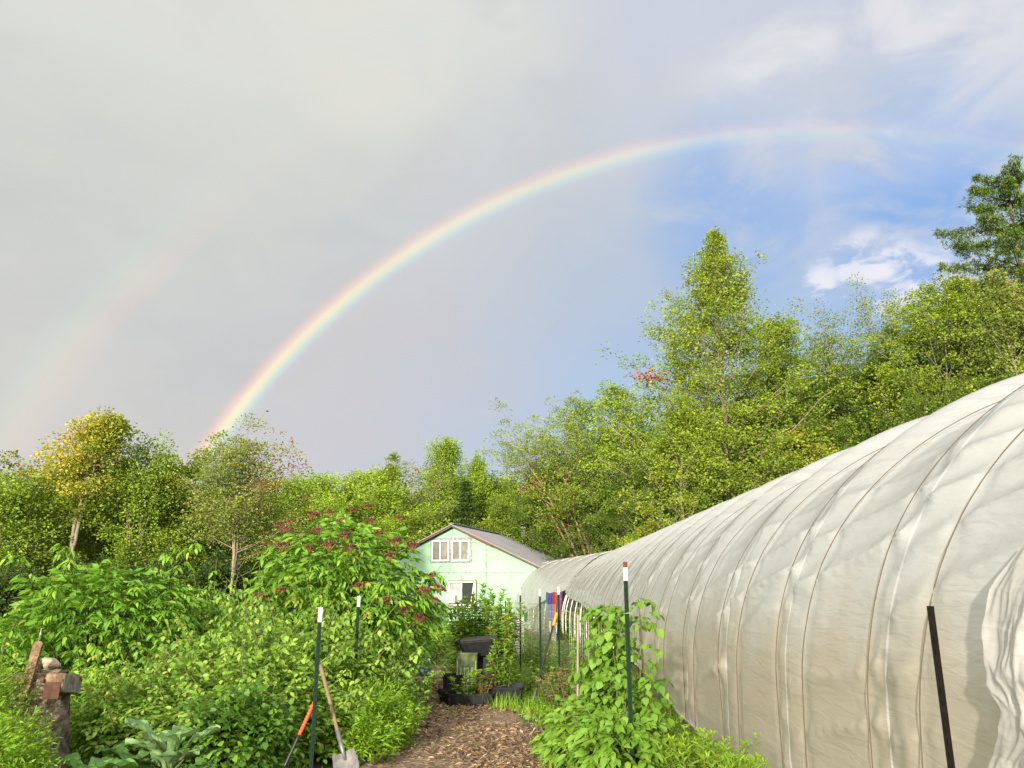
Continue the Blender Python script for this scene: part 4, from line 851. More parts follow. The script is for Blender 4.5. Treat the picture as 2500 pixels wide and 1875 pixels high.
# --- upright leafy stems (whorled lance-shaped leaves)
def stems_plant(name, label, r, h, ns, lm, seed, loc, cat='plant', ll=.14, lw=.034, gap=.055, start=.12, group=None, droop=.3, tip=True, v0=.5, hv=.25, el=.25, lean=.12):
    rng = np.random.default_rng(seed); root = thing(name, label, cat, loc, 0, group); st, fo = MB(), MB(); Pp, A, L_, V_ = [], [], [], []
    for s in range(ns):
        a = rng.uniform(0, 6.28); rr = r * math.sqrt(rng.random()); hh = h * rng.uniform(1 - hv, 1) * (1 - .25 * rr / r)
        b = np.array([math.cos(a) * rr * .6, math.sin(a) * rr * .6, -.03]); e = b + np.array([math.cos(a) * rr * .5 + rng.normal(0, lean * .3), math.sin(a) * rr * .5 + rng.normal(0, lean * .3), hh])
        t = np.linspace(0, 1, 6)[:, None]; c = b + (e - b) * t + np.array([math.cos(a), math.sin(a), 0]) * lean * hh * (t ** 2 - t) * .6
        st.tube(c, np.linspace(.008, .003, 6), 4, cap=False)
        zz = np.arange(start * hh, hh, gap)
        for i, z in enumerate(zz):
            u = z / hh; c0 = np.array([np.interp(u, t[:, 0], c[:, k]) for k in range(3)])
            for j in range(2):
                az = i * 1.9 + j * math.pi + rng.normal(0, .3); Pp.append(c0); ev = el + .7 * (u > .9)
                A.append([math.cos(az), math.sin(az), ev + rng.normal(0, .15)]); L_.append(ll * rng.uniform(.7, 1.15) * (1 - .45 * max(0, u - .75) / .25)); V_.append(v0 + .25 * (u - .5) + rng.normal(0, .12))
        if tip:
            for j in range(7):
                az = j * .9; Pp.append(e); A.append([math.cos(az), math.sin(az), 1.1 + rng.normal(0, .3)]); L_.append(ll * .6 * rng.uniform(.7, 1.1)); V_.append(v0 + .3)
    Pp, A, L_, V_ = map(np.array, (Pp, A, L_, V_)); n = len(Pp)
    leaves(fo, Pp, A, nrm(rng.normal(0, .2, (n, 3)) + [0, 0, 1]), L_, L_ * (lw / ll), np.clip(V_, 0, 1), 1, droop)
    st.build('stem', M_stem, root); fo.build('leaves', lm, root); return root
q = P(486, 588, 16.2); stems_plant('tall_leafy_plant', 'tall clump of upright leafy stems behind the black tubs', .70, q.z + .20, 70, L_elder, 61, (q.x, 16.2, 0), ll=.21, lw=.065, gap=.045, v0=.62)
q = P(503, 606, 15.4); stems_plant('tall_leafy_plant', 'slimmer leafy stems standing right of the tall clump', .3, q.z, 9, L_elder, 62, (q.x, 15.4, 0), ll=.18, lw=.05, gap=.06, v0=.68)
q = P(498, 636, 13.7); stems_plant('potted_plant', 'pale leaved plant on bare white stems in the right black tub', .22, q.z, 12, L_weed, 63, (q.x + .1, 13.6, .1), ll=.15, lw=.055, start=.35, gap=.045, v0=.5)
q = P(470, 668, 13.35); stems_plant('potted_plant', 'light green leafy plant growing from the long black tray', .24, q.z - .05, 12, L_weed, 64, (q.x, 13.35, .12), ll=.14, lw=.075, start=.2, gap=.055, v0=.35)
q = P(481, 678, 13.25); stems_plant('potted_plant', 'plant with orange autumn leaves in the black tray', .13, .52, 7, L_autumn, 65, (q.x, 13.2, .12), ll=.08, lw=.045, start=.2, gap=.05, v0=.3)
# bushy growth at the foot of the posts, between tubs and tunnel
for i, (px, pt, Y, r_, ns, lm, lab) in enumerate([
    (528, 655, 15.5, .5, 22, L_weed, 'tall grassy weeds behind the right black tub'), (560, 668, 13.2, .42, 26, L_dry, 'drying tomato plants with brown stems beside the leaning shovel'),
    (545, 640, 18, .5, 20, L_bean, 'green leafy stems under the tunnel hoops'), (580, 625, 17.5, .6, 24, L_bean, 'tomato plants inside the lifted side of the tunnel'), (575, 655, 12.2, .35, 20, L_dry, 'brownish seed stems behind the bean vines'), (600, 640, 14.5, .5, 22, L_bean, 'dark green stems at the tunnel hem behind the beans'), (530, 628, 22, .6, 20, L_elder, 'leafy green stems near the grey board')]):
    q = P(px, pt, Y); stems_plant('garden_plant', lab, r_, q.z, ns, lm, 70 + i, (q.x, Y, 0), ll=.13, lw=.05, gap=.05)
inner = stems_plant('tunnel_crop', 'green crop growing inside the far tunnel behind its bare hoops', .9, 1.5, 34, L_elder, 85, (P(540, 620, 36).x, 36.5, 0), ll=.2, lw=.06, gap=.09, group='crop rows inside the tunnels')
inner['label'] = 'green crop plants growing in rows inside the tunnels'
for (X_, Y_) in [(1.6, 38.5), (2.8, 37), (2.9, 29), (3.2, 26), (3.1, 23.5), (2.9, 21), (3.2, 18.7), (3.0, 31.5), (4.3, 24), (4.4, 28), (2.2, 41), (4.2, 20)]: dup(inner, (X_ + KAX * Y_, Y_, 0), rh.uniform(0, 6))
# weeds in the lower right corner, in front of the tunnel
for i, (px, pt, Y, r_, ns, lab) in enumerate([(705, 722, 7.5, .38, 30, 'bright green leafy weeds at the bottom edge against the tunnel'), (665, 715, 8.0, .36, 26, 'lance leaved weeds between the near post and the tunnel hem'), (735, 742, 7.0, .25, 22, 'lowest bright weeds touching the dirty tunnel plastic'), (655, 690, 8.9, .3, 20, 'tall narrow leaved weed clump in the dark gap under the hem')]):
    q = P(px, pt, Y); stems_plant('weed_clump', lab, r_, q.z, ns, L_weed, 90 + i, (q.x, Y, 0), cat='weeds', ll=.13, lw=.028, gap=.038, v0=.6, hv=.45, el=.7)
for i, (px, pt, w) in enumerate([(724, 705, 7.5), (750, 715, 7.2), (690, 715, 7.7)]):
    q = P(px, pt, w); stems_plant('seed_stalk', ['tall weed stalk with flower tip rising against the tunnel plastic', 'second weed stalk with pale tip nearer the right, in front of the plastic', 'short budding weed stalk left of the taller two'][i], .02, q.z, 1, L_weed, 100 + i, (q.x, w, 0), cat='weeds', ll=.09, lw=.018, gap=.05, v0=.55, el=1.1)
# --- runner beans
def beans():
    rng = np.random.default_rng(7); root = thing('bean_vine', 'heart leaved bean vines climbing strings beside the rusty tipped post', 'bean vines', (0, 0, 0)); fo, st = MB(), MB(); A6 = [[] for _ in range(6)]
    cols = [(608, 602, 8.6), (590, 640, 9.0), (620, 620, 8.3), (598, 625, 8.8), (580, 665, 9.0), (630, 612, 8.2), (612, 640, 8.2), (600, 680, 8.3), (585, 700, 8.4), (615, 690, 8.0), (570, 712, 8.8), (625, 715, 7.9), (596, 655, 8.7), (604, 612, 8.7), (618, 655, 8.2), (555, 722, 9.2), (575, 690, 9.0), (640, 690, 8.1), (606, 665, 8.5)]
    root.location = (P(605, 700, 8.5).x, 8.5, 0); o = np.array(root.location)
    for (px, pt, Y) in cols:
        tq = np.array(P(px, pt - 13, Y)) - o; n = 9; t = np.linspace(0, 1, n)[:, None]
        c = np.array([tq[0] * .9, tq[1], 0]) * (1 - t) + tq * t + np.cumsum(rng.normal(0, .02, (n, 3)), 0); st.tube(c, .004, 4, cap=False)
        m = int(36 * max(.35, tq[2])); u = rng.random(m) ** .85; b = np.stack([np.interp(u, t[:, 0], c[:, k]) for k in range(3)], 1); b[:, 2] = np.maximum(b[:, 2], .05)
        a = rng.uniform(0, 6.28, m); wd = .10 + .16 * (1 - b[:, 2] / 1.7).clip(0, 1); b = b + np.stack([np.cos(a) * wd, np.sin(a) * wd, 0 * a], 1) * rng.random((m, 1))
        compound(rng, b, np.stack([np.cos(a), np.sin(a), np.full(m, .15)], 1), rng.uniform(.05, .10, m), 1, .085, .075, *A6, droop=.6, v0=.45)
    flush(fo, *A6, droop=.2); st.build('stem', M_stem, root); fo.build('leaves', L_bean, root)
beans()
for i, (px, pt, Y, r_, lab) in enumerate([(590, 700, 8.3, .36, 'leafy potato plants at the right edge of the wood chip path'), (618, 715, 7.8, .36, 'lush green leaves at the foot of the bean vines'), (562, 728, 8.9, .22, 'low spreading leaves where chips meet the beans')]):
    q = P(px, pt, Y); shrub('leafy_clump', lab, r_, r_ * .9, q.z, 330, 0, L_bean, 110 + i, stems=6, cat='plants', ll=.10, lw=.055, lr=.14, pairs=2, droop=.35, loc=(q.x, Y, 0), v0=.6, z0=.0)
# --- feathery light plants
def feathery(name, label, rx, ry, h, n, loc, seed, lm=None, ll=.05, group=None, cat='plant'):
    rng = np.random.default_rng(seed); root = thing(name, label, cat, loc, 0, group); pos, out = mound_pts(rng, n, rx, ry, h, 0, .3, .3); fo, st = MB(), MB()
    P_, A_ = [], []
    for k in range(9):
        t = k / 8; c = pos + out * .12 * t + np.array([0, 0, .06]) * t; s = nrm(np.cross(out, [0, 0, 1.]) + 1e-3) * (1 if k % 2 else -1)
        P_.append(c + rng.normal(0, .012, c.shape)); A_.append(s * .8 + out * .6 + rng.normal(0, .4, c.shape))
    Pp = np.concatenate(P_); A = np.concatenate(A_); m = len(Pp); L_ = ll * rng.uniform(.6, 1.3, m)
    leaves(fo, Pp, A, nrm(rng.normal(0, .6, (m, 3)) + [0, 0, 1]), L_, L_ * .24, np.clip(rng.normal(.6, .2, m), 0, 1), 0, .15)
    for i in range(14):
        e = pos[rng.integers(0, n)]; st.tube(np.stack([e * [.2, .2, 0], e * [.6, .6, .6], e]), [.007, .005, .003], 4, cap=False)
    st.build('stem', M_stem, root); fo.build('foliage', lm or L_weed, root); return root
q = P(8, 728, 6.8); feathery('asparagus_fern', 'bright feathery fern like plant filling the bottom left corner', .42, .4, q.z, 1300, (q.x - .1, 6.8, 0), 120, ll=.055)
q = P(-12, 668, 7.4); feathery('asparagus_fern', 'taller feathery green plant at the left edge behind the stump', .26, .3, q.z, 900, (q.x, 7.4, 0), 121)
q = P(362, 696, 9.8); feathery('marigold_clump', 'pale lime feathery clump right of the two green posts', .62, .5, q.z, 1100, (q.x, 9.8, 0), 122, ll=.07)
q = P(345, 712, 9.4); feathery('marigold_clump', 'smaller lime leafy clump below the wooden shovel handle', .35, .3, q.z, 420, (q.x, 9.3, 0), 123, ll=.07)
q = P(372, 735, 8.9); feathery('seedling_clump', 'tiny lime seedling beside the path edge', .2, .18, q.z + .05, 160, (q.x, 8.9, 0), 124, ll=.08)
# --- cabbages with big lobed leaves
def cabbage(label, px, py, Y, sc, seed, nl=9, up=.9, v0=.5):
    rng = np.random.default_rng(seed); q = P(px, py, Y); root = thing('cabbage_plant', label, 'cabbage plant', (q.x, Y, 0)); fo, st = MB(), MB(); h0 = max(.08, q.z - .45 * sc)
    for i in range(nl):
        az = i * 2.4 + rng.uniform(-.3, .3); L_ = sc * rng.uniform(.34, .5); el = up * rng.uniform(.5, 1.2); nu, nv = 12, 9
        d = np.array([math.cos(az), math.sin(az), 0]); s = np.array([-math.sin(az), math.cos(az), 0]); u = np.linspace(0, 1, nu)
        wv = L_ * (.05 + .34 * np.exp(-((u - .68) / .24) ** 2) + .13 * np.exp(-((u - .25) / .07) ** 2) + .05 * np.sin(u * 17)) * (1 - u ** 9)
        cz = el * u - .62 * u * u; k = np.linspace(-1, 1, nv); V = np.zeros((nu, nv, 3)); base = np.array([0, 0, h0 * (.35 + .65 * i / nl)])
        for a in range(nu):
            c = base + d * L_ * (u[a] * .85 + .05) + np.array([0, 0, L_ * cz[a]])
            for b in range(nv): V[a, b] = c + s * wv[a] * k[b] + np.array([0, 0, 1]) * L_ * (.10 * abs(k[b]) + .045 * math.sin(a * 1.3 + k[b] * 6 + i))
        fo.grid(V, val=np.clip(v0 + rng.normal(0, .2), 0, 1) + .12 * (np.abs(k)[None] < .15) + np.zeros((nu, nv)))
        st.tube(np.stack([[0, 0, base[2] * .8], V[0, nv // 2], V[5, nv // 2] - [0, 0, .006]]), [.012, .008, .004], 5, cap=False)
    st.tube([[0, 0, -.03], [0, 0, h0]], .014, 6); st.build('stem', M_stem, root); fo.build('leaves', L_cab, root)
cabbage('pale cabbage plant with upright lobed leaves below the brambles', 176, 702, 7.4, 0.92, 1, 13, 1.25, .85)
cabbage('broad leaved green cabbage plant at the bottom left', 92, 722, 7.0, 0.88, 2, 12, .8, .45)
cabbage('cabbage plant half hidden between the two bigger ones', 135, 716, 7.6, 0.84, 3, 11, .8, .6)
cabbage('low cabbage plant at the bottom edge left of the currant bush', 196, 738, 7.1, .85, 4, 9, .5, .5)
cabbage('dark green cabbage plant cut by the bottom edge', 122, 748, 6.7, .9, 5, 10, .6, .25)
# --- potted little tree by the house
q = P(440, 606, 38); t_ = tree('potted_tree', 'small airy willow like tree in a black pot beside the house wall', q.z - .25, .2, .72, 'ovate', nb=26, seed=130, base=(q.x, 38, .3), lm=L_elder, per=16, leaf=.07, tr=.03, bm=M_cane, clump=(.14, .12), cat='potted tree')
M_blackp = mat('black_plastic', (.007, .008, .009), .6, .15, var_col=(.014, .014, .013), vscale=9)
pt = MB(); pt.lathe([(.0, -.3), (.17, -.3), (.24, .1), (.26, .1), (.26, .14), (.22, .14), (.21, .06), (0, .06)], 18); pt.build('pot', M_blackp, t_)

# --- ground cover and grass
def cover(name, label, regions, n_, lm, hmax, ll, seed, cat, aspect=.5, blades=False):
    rng = np.random.default_rng(seed); Ps, As, Ls = [], [], []
    for (x0, y0, x1, y1, den) in regions:
        m = int(abs((x1 - x0) * (y1 - y0)) * den); x = rng.uniform(x0, x1, m); y = rng.uniform(y0, y1, m)
        lo = np.interp(y, pl[:, 0], pl[:, 1]) - .25 + .9 * (vnoise(y * 1.1, x * 1.1, 7) - .45) ; hi = np.interp(y, pl[:, 0], pl[:, 2]) + .1 + .8 * (vnoise(y * 1.2, x * 1.2, 8) - .5)
        keep = ((x < lo) | (x > hi)) & (vnoise(x * .8, y * .8, seed) > .30); x, y = x[keep], y[keep]; m = len(x); a = rng.uniform(0, 6.28, m)
        hz = hmax * (.3 + .7 * vnoise(x * 1.1, y * 1.1, seed + 1)) * rng.random(m); 
        if blades: Ps.append(np.stack([x, y, np.full(m, -.03)], 1)); As.append(np.stack([np.cos(a) * .35, np.sin(a) * .35, np.full(m, 1.)], 1))
        else: Ps.append(np.stack([x, y, hz], 1)); As.append(np.stack([np.cos(a), np.sin(a), rng.normal(.2, .3, m)], 1))
        Ls.append(ll * rng.uniform(.5, 1.3, m))
    Pp, A, L_ = map(np.concatenate, (Ps, As, Ls)); m = len(Pp); mb = MB()
    up = nrm(rng.normal(0, .4, (m, 3)) + [0, 0, 1]) if not blades else nrm(rng.normal(0, 1, (m, 3)))
    leaves(mb, Pp, A, up, L_, L_ * aspect, np.clip(vnoise(Pp[:, 0] * 2, Pp[:, 1] * 2, 4) * .7 + rng.normal(.1, .15, m), 0, 1), 0, .3 if blades else .15)
    prop(mb.build(name, lm), label, cat, kind='stuff')
cover('ground_cover', 'low leafy weeds covering the garden soil beside the path', [(-7, 6, 2.6, 14, 420), (-14, 9, 1.0, 24, 130), (-22, 20, 2, 44, 45), (1.0, 6, 2.6, 12, 200)], 0, L_weed, .16, .06, 140, 'weeds')
cover('grass', 'short bright grass tufts growing along the path edges', [(-5, 6.5, 2.4, 16, 520), (-16, 12, 1.5, 30, 70)], 0, L_weed, .1, .15, 141, 'grass', .07, True)
cover('undergrowth', 'dark leafy undergrowth on the forest floor', [(-34, 25, -4, 46, 60), (-14, 44, 26, 66, 30), (10.5, 18, 30, 46, 40)], 0, L_tree, .7, .14, 142, 'undergrowth')
def tuft(label, px, py, Y, r_, h, n, seed, lm=L_weed):
    rng = np.random.default_rng(seed); q = P(px, py, Y); a = rng.uniform(0, 6.28, n); rr = r_ * np.sqrt(rng.random(n)); mb = MB()
    for k in range(n):
        t = np.linspace(0, 1, 5); L_ = h * rng.uniform(.5, 1.1); b = rng.uniform(0, 6.28); bend = rng.uniform(.15, .7)
        c = np.stack([rr[k] * math.cos(a[k]) + math.cos(b) * bend * L_ * t ** 2, rr[k] * math.sin(a[k]) + math.sin(b) * bend * L_ * t ** 2, L_ * t * (1 - .3 * bend * t) - .02], 1)
        w = np.array([-math.sin(b), math.cos(b), 0]) * .005; e = (1 - t ** 2)[:, None] * w
        mb.grid(np.stack([c - e, c + e], 1), val=np.full((5, 2), rng.uniform(.3, 1)))
    o = mb.build('grass_tuft', lm); o.location = (q.x, Y, 0); prop(o, label, 'grass')
tuft('tuft of long green grass blades in front of the black tubs', 508, 700, 12.8, .35, .32, 150, 1)
tuft('grass tuft at the foot of the green shovel blade', 535, 712, 12.2, .3, .2, 120, 2)
tuft('small grass tuft on the path edge near the tray', 455, 712, 12.3, .18, .13, 60, 3)
tuft('fine grass at the bottom right of the chip path', 575, 745, 8.0, .35, .25, 140, 4)
tuft('grass blades around the foot of the near green post', 312, 755, 7.7, .35, .2, 140, 5)
tuft('grass tuft below the lime clump left of the path', 395, 735, 9.6, .2, .14, 140, 6)

for i, (px, py, r_) in enumerate([(470, 738, .35), (430, 724, .3), (505, 745, .4), (440, 752, .25)]):
    q = G(px, py); tuft(['thin patch of tiny weeds sprouting in the middle of the chips', 'small weeds sprouting left of the middle of the path', 'sparse green sprouts in the chips near the bean vines', 'few green sprouts in the nearest part of the chip path'][i], px, py, q.y, r_, .07, 90, 20 + i)
# ============================================================ POSTS, TOOLS, TUBS
M_postg = mat('post_green', (.003, .016, .007), .6, .08, var_col=(.006, .016, .010), vscale=20); M_postb = mat('post_black', (.004, .0035, .0035), .7, .06, var_col=(.008, .005, .004), vscale=12)
M_tip = mat('post_tip', (.21, .21, .20), .4, .4, .2, var_col=(.46, .46, .42), vscale=40); M_rust = mat('rust', (.17, .055, .022), .8, .1, var_col=(.08, .03, .015), vscale=30)
def tpost(label, top, px, py, Y, h, tip=.13, rust=0., m=None, group=None, s=1.0, foot=None):
    q = P(px, py, Y); root = thing('metal_post', label, 'metal post', (q.x, Y, 0), rh.uniform(-.4, .4), group); z1 = q.z
    if foot: root.rotation_euler[1] = math.atan2(q.x - foot, z1); root.location.x = foot
    w = .036 * s; b = MB(); a0, a1 = -.15, z1 - tip
    b.box((0, -.008, (a0 + a1) / 2), (w, .006, a1 - a0)); b.box((0, .010, (a0 + a1) / 2), (.006, .030, a1 - a0))
    k = a0 + .2
    while k < a1 - .02: b.box((0, -.014, k), (.010, .008, .022)); k += .055
    b.build('shaft', m or M_postg, root)
    if tip:
        t = MB(); t.box((0, -.008, z1 - tip / 2), (w + .001, .0065, tip)); t.box((0, .010, z1 - tip / 2), (.0065, .030, tip))
        t.build('tip', M_tip, root)
        if rust: t = MB(); t.box((0, -.0085, z1 - rust / 2), (w + .003, .009, rust)); t.box((0, .011, z1 - rust / 2), (.009, .032, rust + .002)); t.build('rusty_end', M_rust, root)
    return root
pA = tpost('green metal post with white tip, nearest the camera left of the path', 0, 320.8, 607.4, 7.7, 0)
pB = tpost('green metal post with white tip behind the wooden shovel handle', 0, 359, 596, 10.5, 0)
tpost('green metal post with white tip half hidden by elder leaves, third from the left', 0, 380.5, 596, 13.0, 0)
pD = tpost('tall dark green post with rusty silver tip standing in the bean vines', 0, 625, 562, 7.7, 0, .17, .05, s=1.1)
pE = tpost('dark green post with white tip that the yellow gripped shovel leans on', 0, 558.3, 587, 14.6, 0)
tpost('green post with pale tip between its two neighbours at the lifted tunnel side', 0, 540, 589, 15.5, 0)
tpost('green post with pale tip, leftmost of the row right of the path', 0, 520.4, 589.5, 19.5, 0)
tpost('short far post among the tall leafy stems', 0, 505.5, 597, 24, 0, .1)
tpost('black metal post without a white tip in front of the tunnel at the right', 0, 929.5, 606, 3.9, 0, 0, m=M_postb, s=.86)
# wire ties and strings on the tall post
w = MB(); q = P(628, 614, 7.7); w.tube([[q.x - .05, 7.68, q.z], [q.x, 7.66, q.z + .01], [q.x + .06, 7.69, q.z - .005], [q.x + .03, 7.67, q.z - .06]], .003, 4); o = w.build('wire_tie', mat('wire', (.45, .45, .42), .4, .5, .6), None)
o.parent = pD; o.matrix_parent_inverse = (Matrix.Translation(pD.location) @ pD.rotation_euler.to_matrix().to_4x4()).inverted()
# wire mesh panels behind the posts
wm = bpy.data.materials['wire']
def mesh_panel(label, pa, pb, h):
    root = thing('wire_mesh_panel', label, 'wire mesh', (pa[0], pa[1], 0)); m = MB(); d = np.array([pb[0] - pa[0], pb[1] - pa[1], 0]); L_ = np.linalg.norm(d)
    for i in range(int(L_ / .15) + 1): c = d * (i * .15 / L_); m.tube([c, c + [0, 0, h]], .0035, 3)
    for j in range(int(h / .15) + 1): m.tube([[0, 0, j * .15], d + [0, 0, j * .15]], .0035, 3)
    m.build('wire', wm, root)
qa, qb = P(562, 640, 16.5), P(600, 640, 14.2); mesh_panel('galvanised wire mesh trellis between the row of posts and the tunnel', (qa.x + .15, 16.5), (qb.x + .1, 14.2), P(580, 598, 15.4).z)
qa, qb = P(528, 640, 24), P(556, 640, 18); mesh_panel('wire mesh trellis further back under the bare hoops', (qa.x, 24), (qb.x, 18), 1.5)
# strings for the beans
s_ = thing('string_trellis', 'thin strings and grey stakes that carry the bean vines', 'trellis', (P(610, 640, 8.6).x, 8.6, 0))
for i in range(7):
    m = MB(); x_ = -.35 + i * .12; m.tube([[x_, .1, 0], [x_ * .9, .1, 1.45]], .004 if i % 3 else .014, 5); m.build('stake', mat('grey_stake', (.26, .22, .16), .9) if i == 0 else bpy.data.materials['grey_stake'], s_)

M_wood = mat('weathered_wood', (.17, .125, .08), .8, .2, bump=.3, bscale=40, var_col=(.15, .10, .06), vscale=7); M_steel = mat('worn_steel', (.10, .105, .11), .5, .4, .4, var_col=(.18, .17, .16), vscale=12, bump=.2, bscale=30)
M_orange = mat('orange_grip', (.62, .085, .018), .5, .4, var_col=(.45, .07, .02), vscale=15); M_yel = mat('yellow_grip', (.80, .33, .02), .45, .4, var_col=(.6, .22, .02)); M_fib = mat('black_fibreglass', (.012, .012, .012), .4, .5)
def shaft_tool(root, p0, p1, rad, n=12):
    t = np.linspace(0, 1, 14)[:, None]; return p0 + (p1 - p0) * t
def blade(root, c, down, side, nrm_, L_, W_, m, name='blade'):
    """pointed, dished shovel blade"""
    nu, nv = 14, 11; V = np.zeros((nu, nv, 3))
    for i in range(nu):
        u = i / (nu - 1); w = W_ / 2 * (min(1, .86 + u * .3) if u < .5 else math.sqrt(max(0, 1 - ((u - .5) / .5) ** 2.4)))
        for j in range(nv):
            k = -1 + 2 * j / (nv - 1); V[i, j] = c + down * L_ * u + side * w * k + nrm_ * (.035 * k * k - .02 * math.cos(u * 3) + .03 * (1 - abs(k)) * 0)
    mb = MB(); mb.grid(V); mb.grid(V[:, ::-1] - nrm_ * .003)
    s0 = c - down * .20; mb.tube(np.stack([s0, c - down * .03, c + down * .07]), [.022, .022, .010], 10); mb.build(name, m, root)
# shovel leaning left on the near post: top to blade
def shovel(label, top, neck, L_, W_, hm, grip=None, gl=.22, face=(0, -1, .35), ctr=.016):
    root = thing('shovel', label, 'shovel', (neck[0], neck[1], 0)); o = np.array(root.location); p0, p1 = np.array(top) - o, np.array(neck) - o; d = nrm(p1 - p0); t = np.linspace(0, 1, 12)[:, None]
    h = MB(); h.tube(p0 + (p1 - d * .1 - p0) * t, ctr, 10); h.build('handle', hm, root)
    if grip: g_ = MB(); g_.tube(p0 - d * .02 + d * gl * t[:, :], [ctr + .004 + .002 * (i % 2) for i in range(12)], 12); g_.build('grip', grip, root)
    s = nrm(np.cross(d, np.array(face))); nn = np.cross(s, d); blade(root, p1, d, s, -nn if nn[1] > 0 else nn, L_, W_, M_steel); return root
shovel('shovel with weathered wooden handle and grey steel blade leaning by the near post', P(320.5, 665, 8.2), P(343, 752, 7.9), .27, .23, M_wood, ctr=.018)
shovel('black handled shovel with a yellow orange grip leaning on a green post', P(556.5, 614, 14.35), P(533, 700, 13.45), .30, .23, M_fib, M_yel, .26)
# orange gripped tool
def cultivator():
    a, b, c = np.array(P(314.5, 702, 7.75)), np.array(P(304, 726, 7.7)), np.array(P(283, 770, 7.55)); root = thing('digging_tool', 'digging tool with ribbed orange grip and black shaft leaning on the near post', 'garden tool', (c[0], c[1], 0)); o = np.array(root.location); a, b, c = a - o, b - o, c - o
    b = a + (c - a) * .50; t = np.linspace(0, 1, 60)[:, None]; g_ = MB(); g_.tube(a + (b - a) * t, .0165 + .0035 * np.sin(np.arange(60) * 1.25), 12); g_.build('grip', M_orange, root)
    s = MB(); s.tube(b + (c - b) * t[::8], .0145, 10); s.build('shaft', M_fib, root)
    h = MB(); h.box(c + [0, 0, -.02], (.16, .05, .06)); h.build('head', M_steel, root)
cultivator()
st = MB(); q = G(384, 731); st.tube([[0, 0, -.1], [-.01, 0, .2], [.03, 0, .42], [.05, .01, .50]], [.024, .022, .018, .012], 8); o = st.build('stick', M_cane); o.location = (q.x, q.y, 0); prop(o, 'dark broken stick standing upright beside the path', 'stick')
st = MB(); q = G(402, 722); st.tube([[0, 0, .03], [.2, -.03, .035], [.42, .02, .03]], [.018, .022, .012], 7); o = st.build('branch', M_cane); o.location = (q.x, q.y, 0); prop(o, 'short dead branch lying on the left edge of the path', 'branch')
o = MB().box((0, 0, .03), (.55, .22, .05), Matrix.Rotation(R(12), 3, 'Z')).build('plank', M_wood); q = G(417, 704); o.location = (q.x, q.y, 0); prop(o, 'grey plank lying on the ground beside the narrow part of the path', 'plank')

def rbox(size, amp=.006, seed=1, k=14, rot=None):
    mb = MB(); sx_, sy_, sz_ = [q / 2 for q in size]
    for ax_ in range(3):
        for sg in (-1, 1):
            n1, n2 = [max(3, int(size[q] / max(size) * k) + 2) for q in range(3) if q != ax_]
            A, B = np.meshgrid(np.linspace(-1, 1, n1), np.linspace(-1, 1, n2), indexing='ij'); C = np.full(A.shape, float(sg))
            V = np.stack({0: (C, A, B), 1: (A, C, B), 2: (A, B, C)}[ax_], -1) * [sx_, sy_, sz_]
            rr_ = lambda o: vnoise(V[..., 0] * 31 + o + V[..., 2] * 17, V[..., 1] * 9 + V[..., 2] * 29 + o, seed) - .5
            V = V * (1 - .06 * (np.abs(V / [sx_, sy_, sz_]) > .98).sum(-1, keepdims=True).clip(1) + .06) + np.stack([rr_(1), rr_(5), rr_(9)], -1) * 2 * amp
            if rot is not None: V = V @ np.array(rot).T
            mb.grid(V, smooth=False)
    return mb
# --- stump with boards and chunks of wood
def rough_tube(pts, rad, n, amp, seed, fr=3):
    mb = MB(); pts = np.array(pts, float); k = 40; t = np.linspace(0, 1, k); pi = np.stack([np.interp(t, np.linspace(0, 1, len(pts)), pts[:, c]) for c in range(3)], 1); ri = np.interp(t, np.linspace(0, 1, len(rad)), rad)
    th = np.linspace(0, 2 * math.pi, n + 1); TH, T = np.meshgrid(th, t); nz = vnoise(np.cos(TH) * fr + 9, T * 7 + np.sin(TH) * fr, seed) - .5 + .5 * (vnoise(TH * 7 % 44, T * 22, seed + 1) - .5); nz[:, -1] = nz[:, 0]
    rr = ri[:, None] * (1 + amp * nz); mb.grid(np.stack([pi[:, 0:1] + rr * np.cos(TH), pi[:, 1:2] + rr * np.sin(TH), np.repeat(pi[:, 2:3], n + 1, 1)], -1)); return mb, rr
q = P(38, 672, 7.9); sroot = thing('tree_stump', 'old grey tree stump at the left with wood laid on top', 'tree stump', (q.x, 7.9, 0))
mb, rr = rough_tube([[.10, 0, -.05], [.06, 0, .35], [0, 0, q.z]], [.31, .28, .25], 40, .22, 5); mb.build('trunk', mat('stump_bark', (.26, .21, .15), .95, .1, bump=1., bscale=30, var_col=(.07, .05, .035), vscale=9), sroot)
tp = MB(); tp.lathe([(0, q.z - .006), (.1, q.z - .004), (.235, q.z - .012), (.245, q.z - .05)], 26); tp.build('cut_face', mat('cut_wood', (.20, .145, .085), .9, .1, var_col=(.10, .07, .04), vscale=14), sroot)
sx, sz = q.x, q.z
M_plank = mat('tan_plank', (.24, .165, .10), .9, .1, bump=.8, bscale=40, var_col=(.11, .075, .045), vscale=14); M_end = mat('red_wood_end', (.085, .035, .022), .8, .2, var_col=(.045, .022, .015), vscale=20)
o = rbox((.085, .035, .50), .004, 2, 16, Matrix.Rotation(R(9), 3, 'Y')).build('wood_stake', M_plank); o.location = (P(31, 670, 7.62).x, 7.62, P(31, 670, 7.6).z); prop(o, 'tan wooden board standing upright against the stump', 'board')
o2 = MB().tube([[0, 0, 0], [.01, 0, .12]], .004, 5).build('nail', wm, o); o2.location = (.03, 0, .24)
broot = thing('wooden_beam', 'short squared beam with reddish end and white marked side on the right of the stump', 'beam', (P(60, 685, 7.7).x, 7.75, P(60, 684, 7.75).z), R(10))
rbox((.16, .52, .17), .009, 3, 16, Matrix.Rotation(R(-7), 3, 'X')).build('beam_body', M_plank, broot)
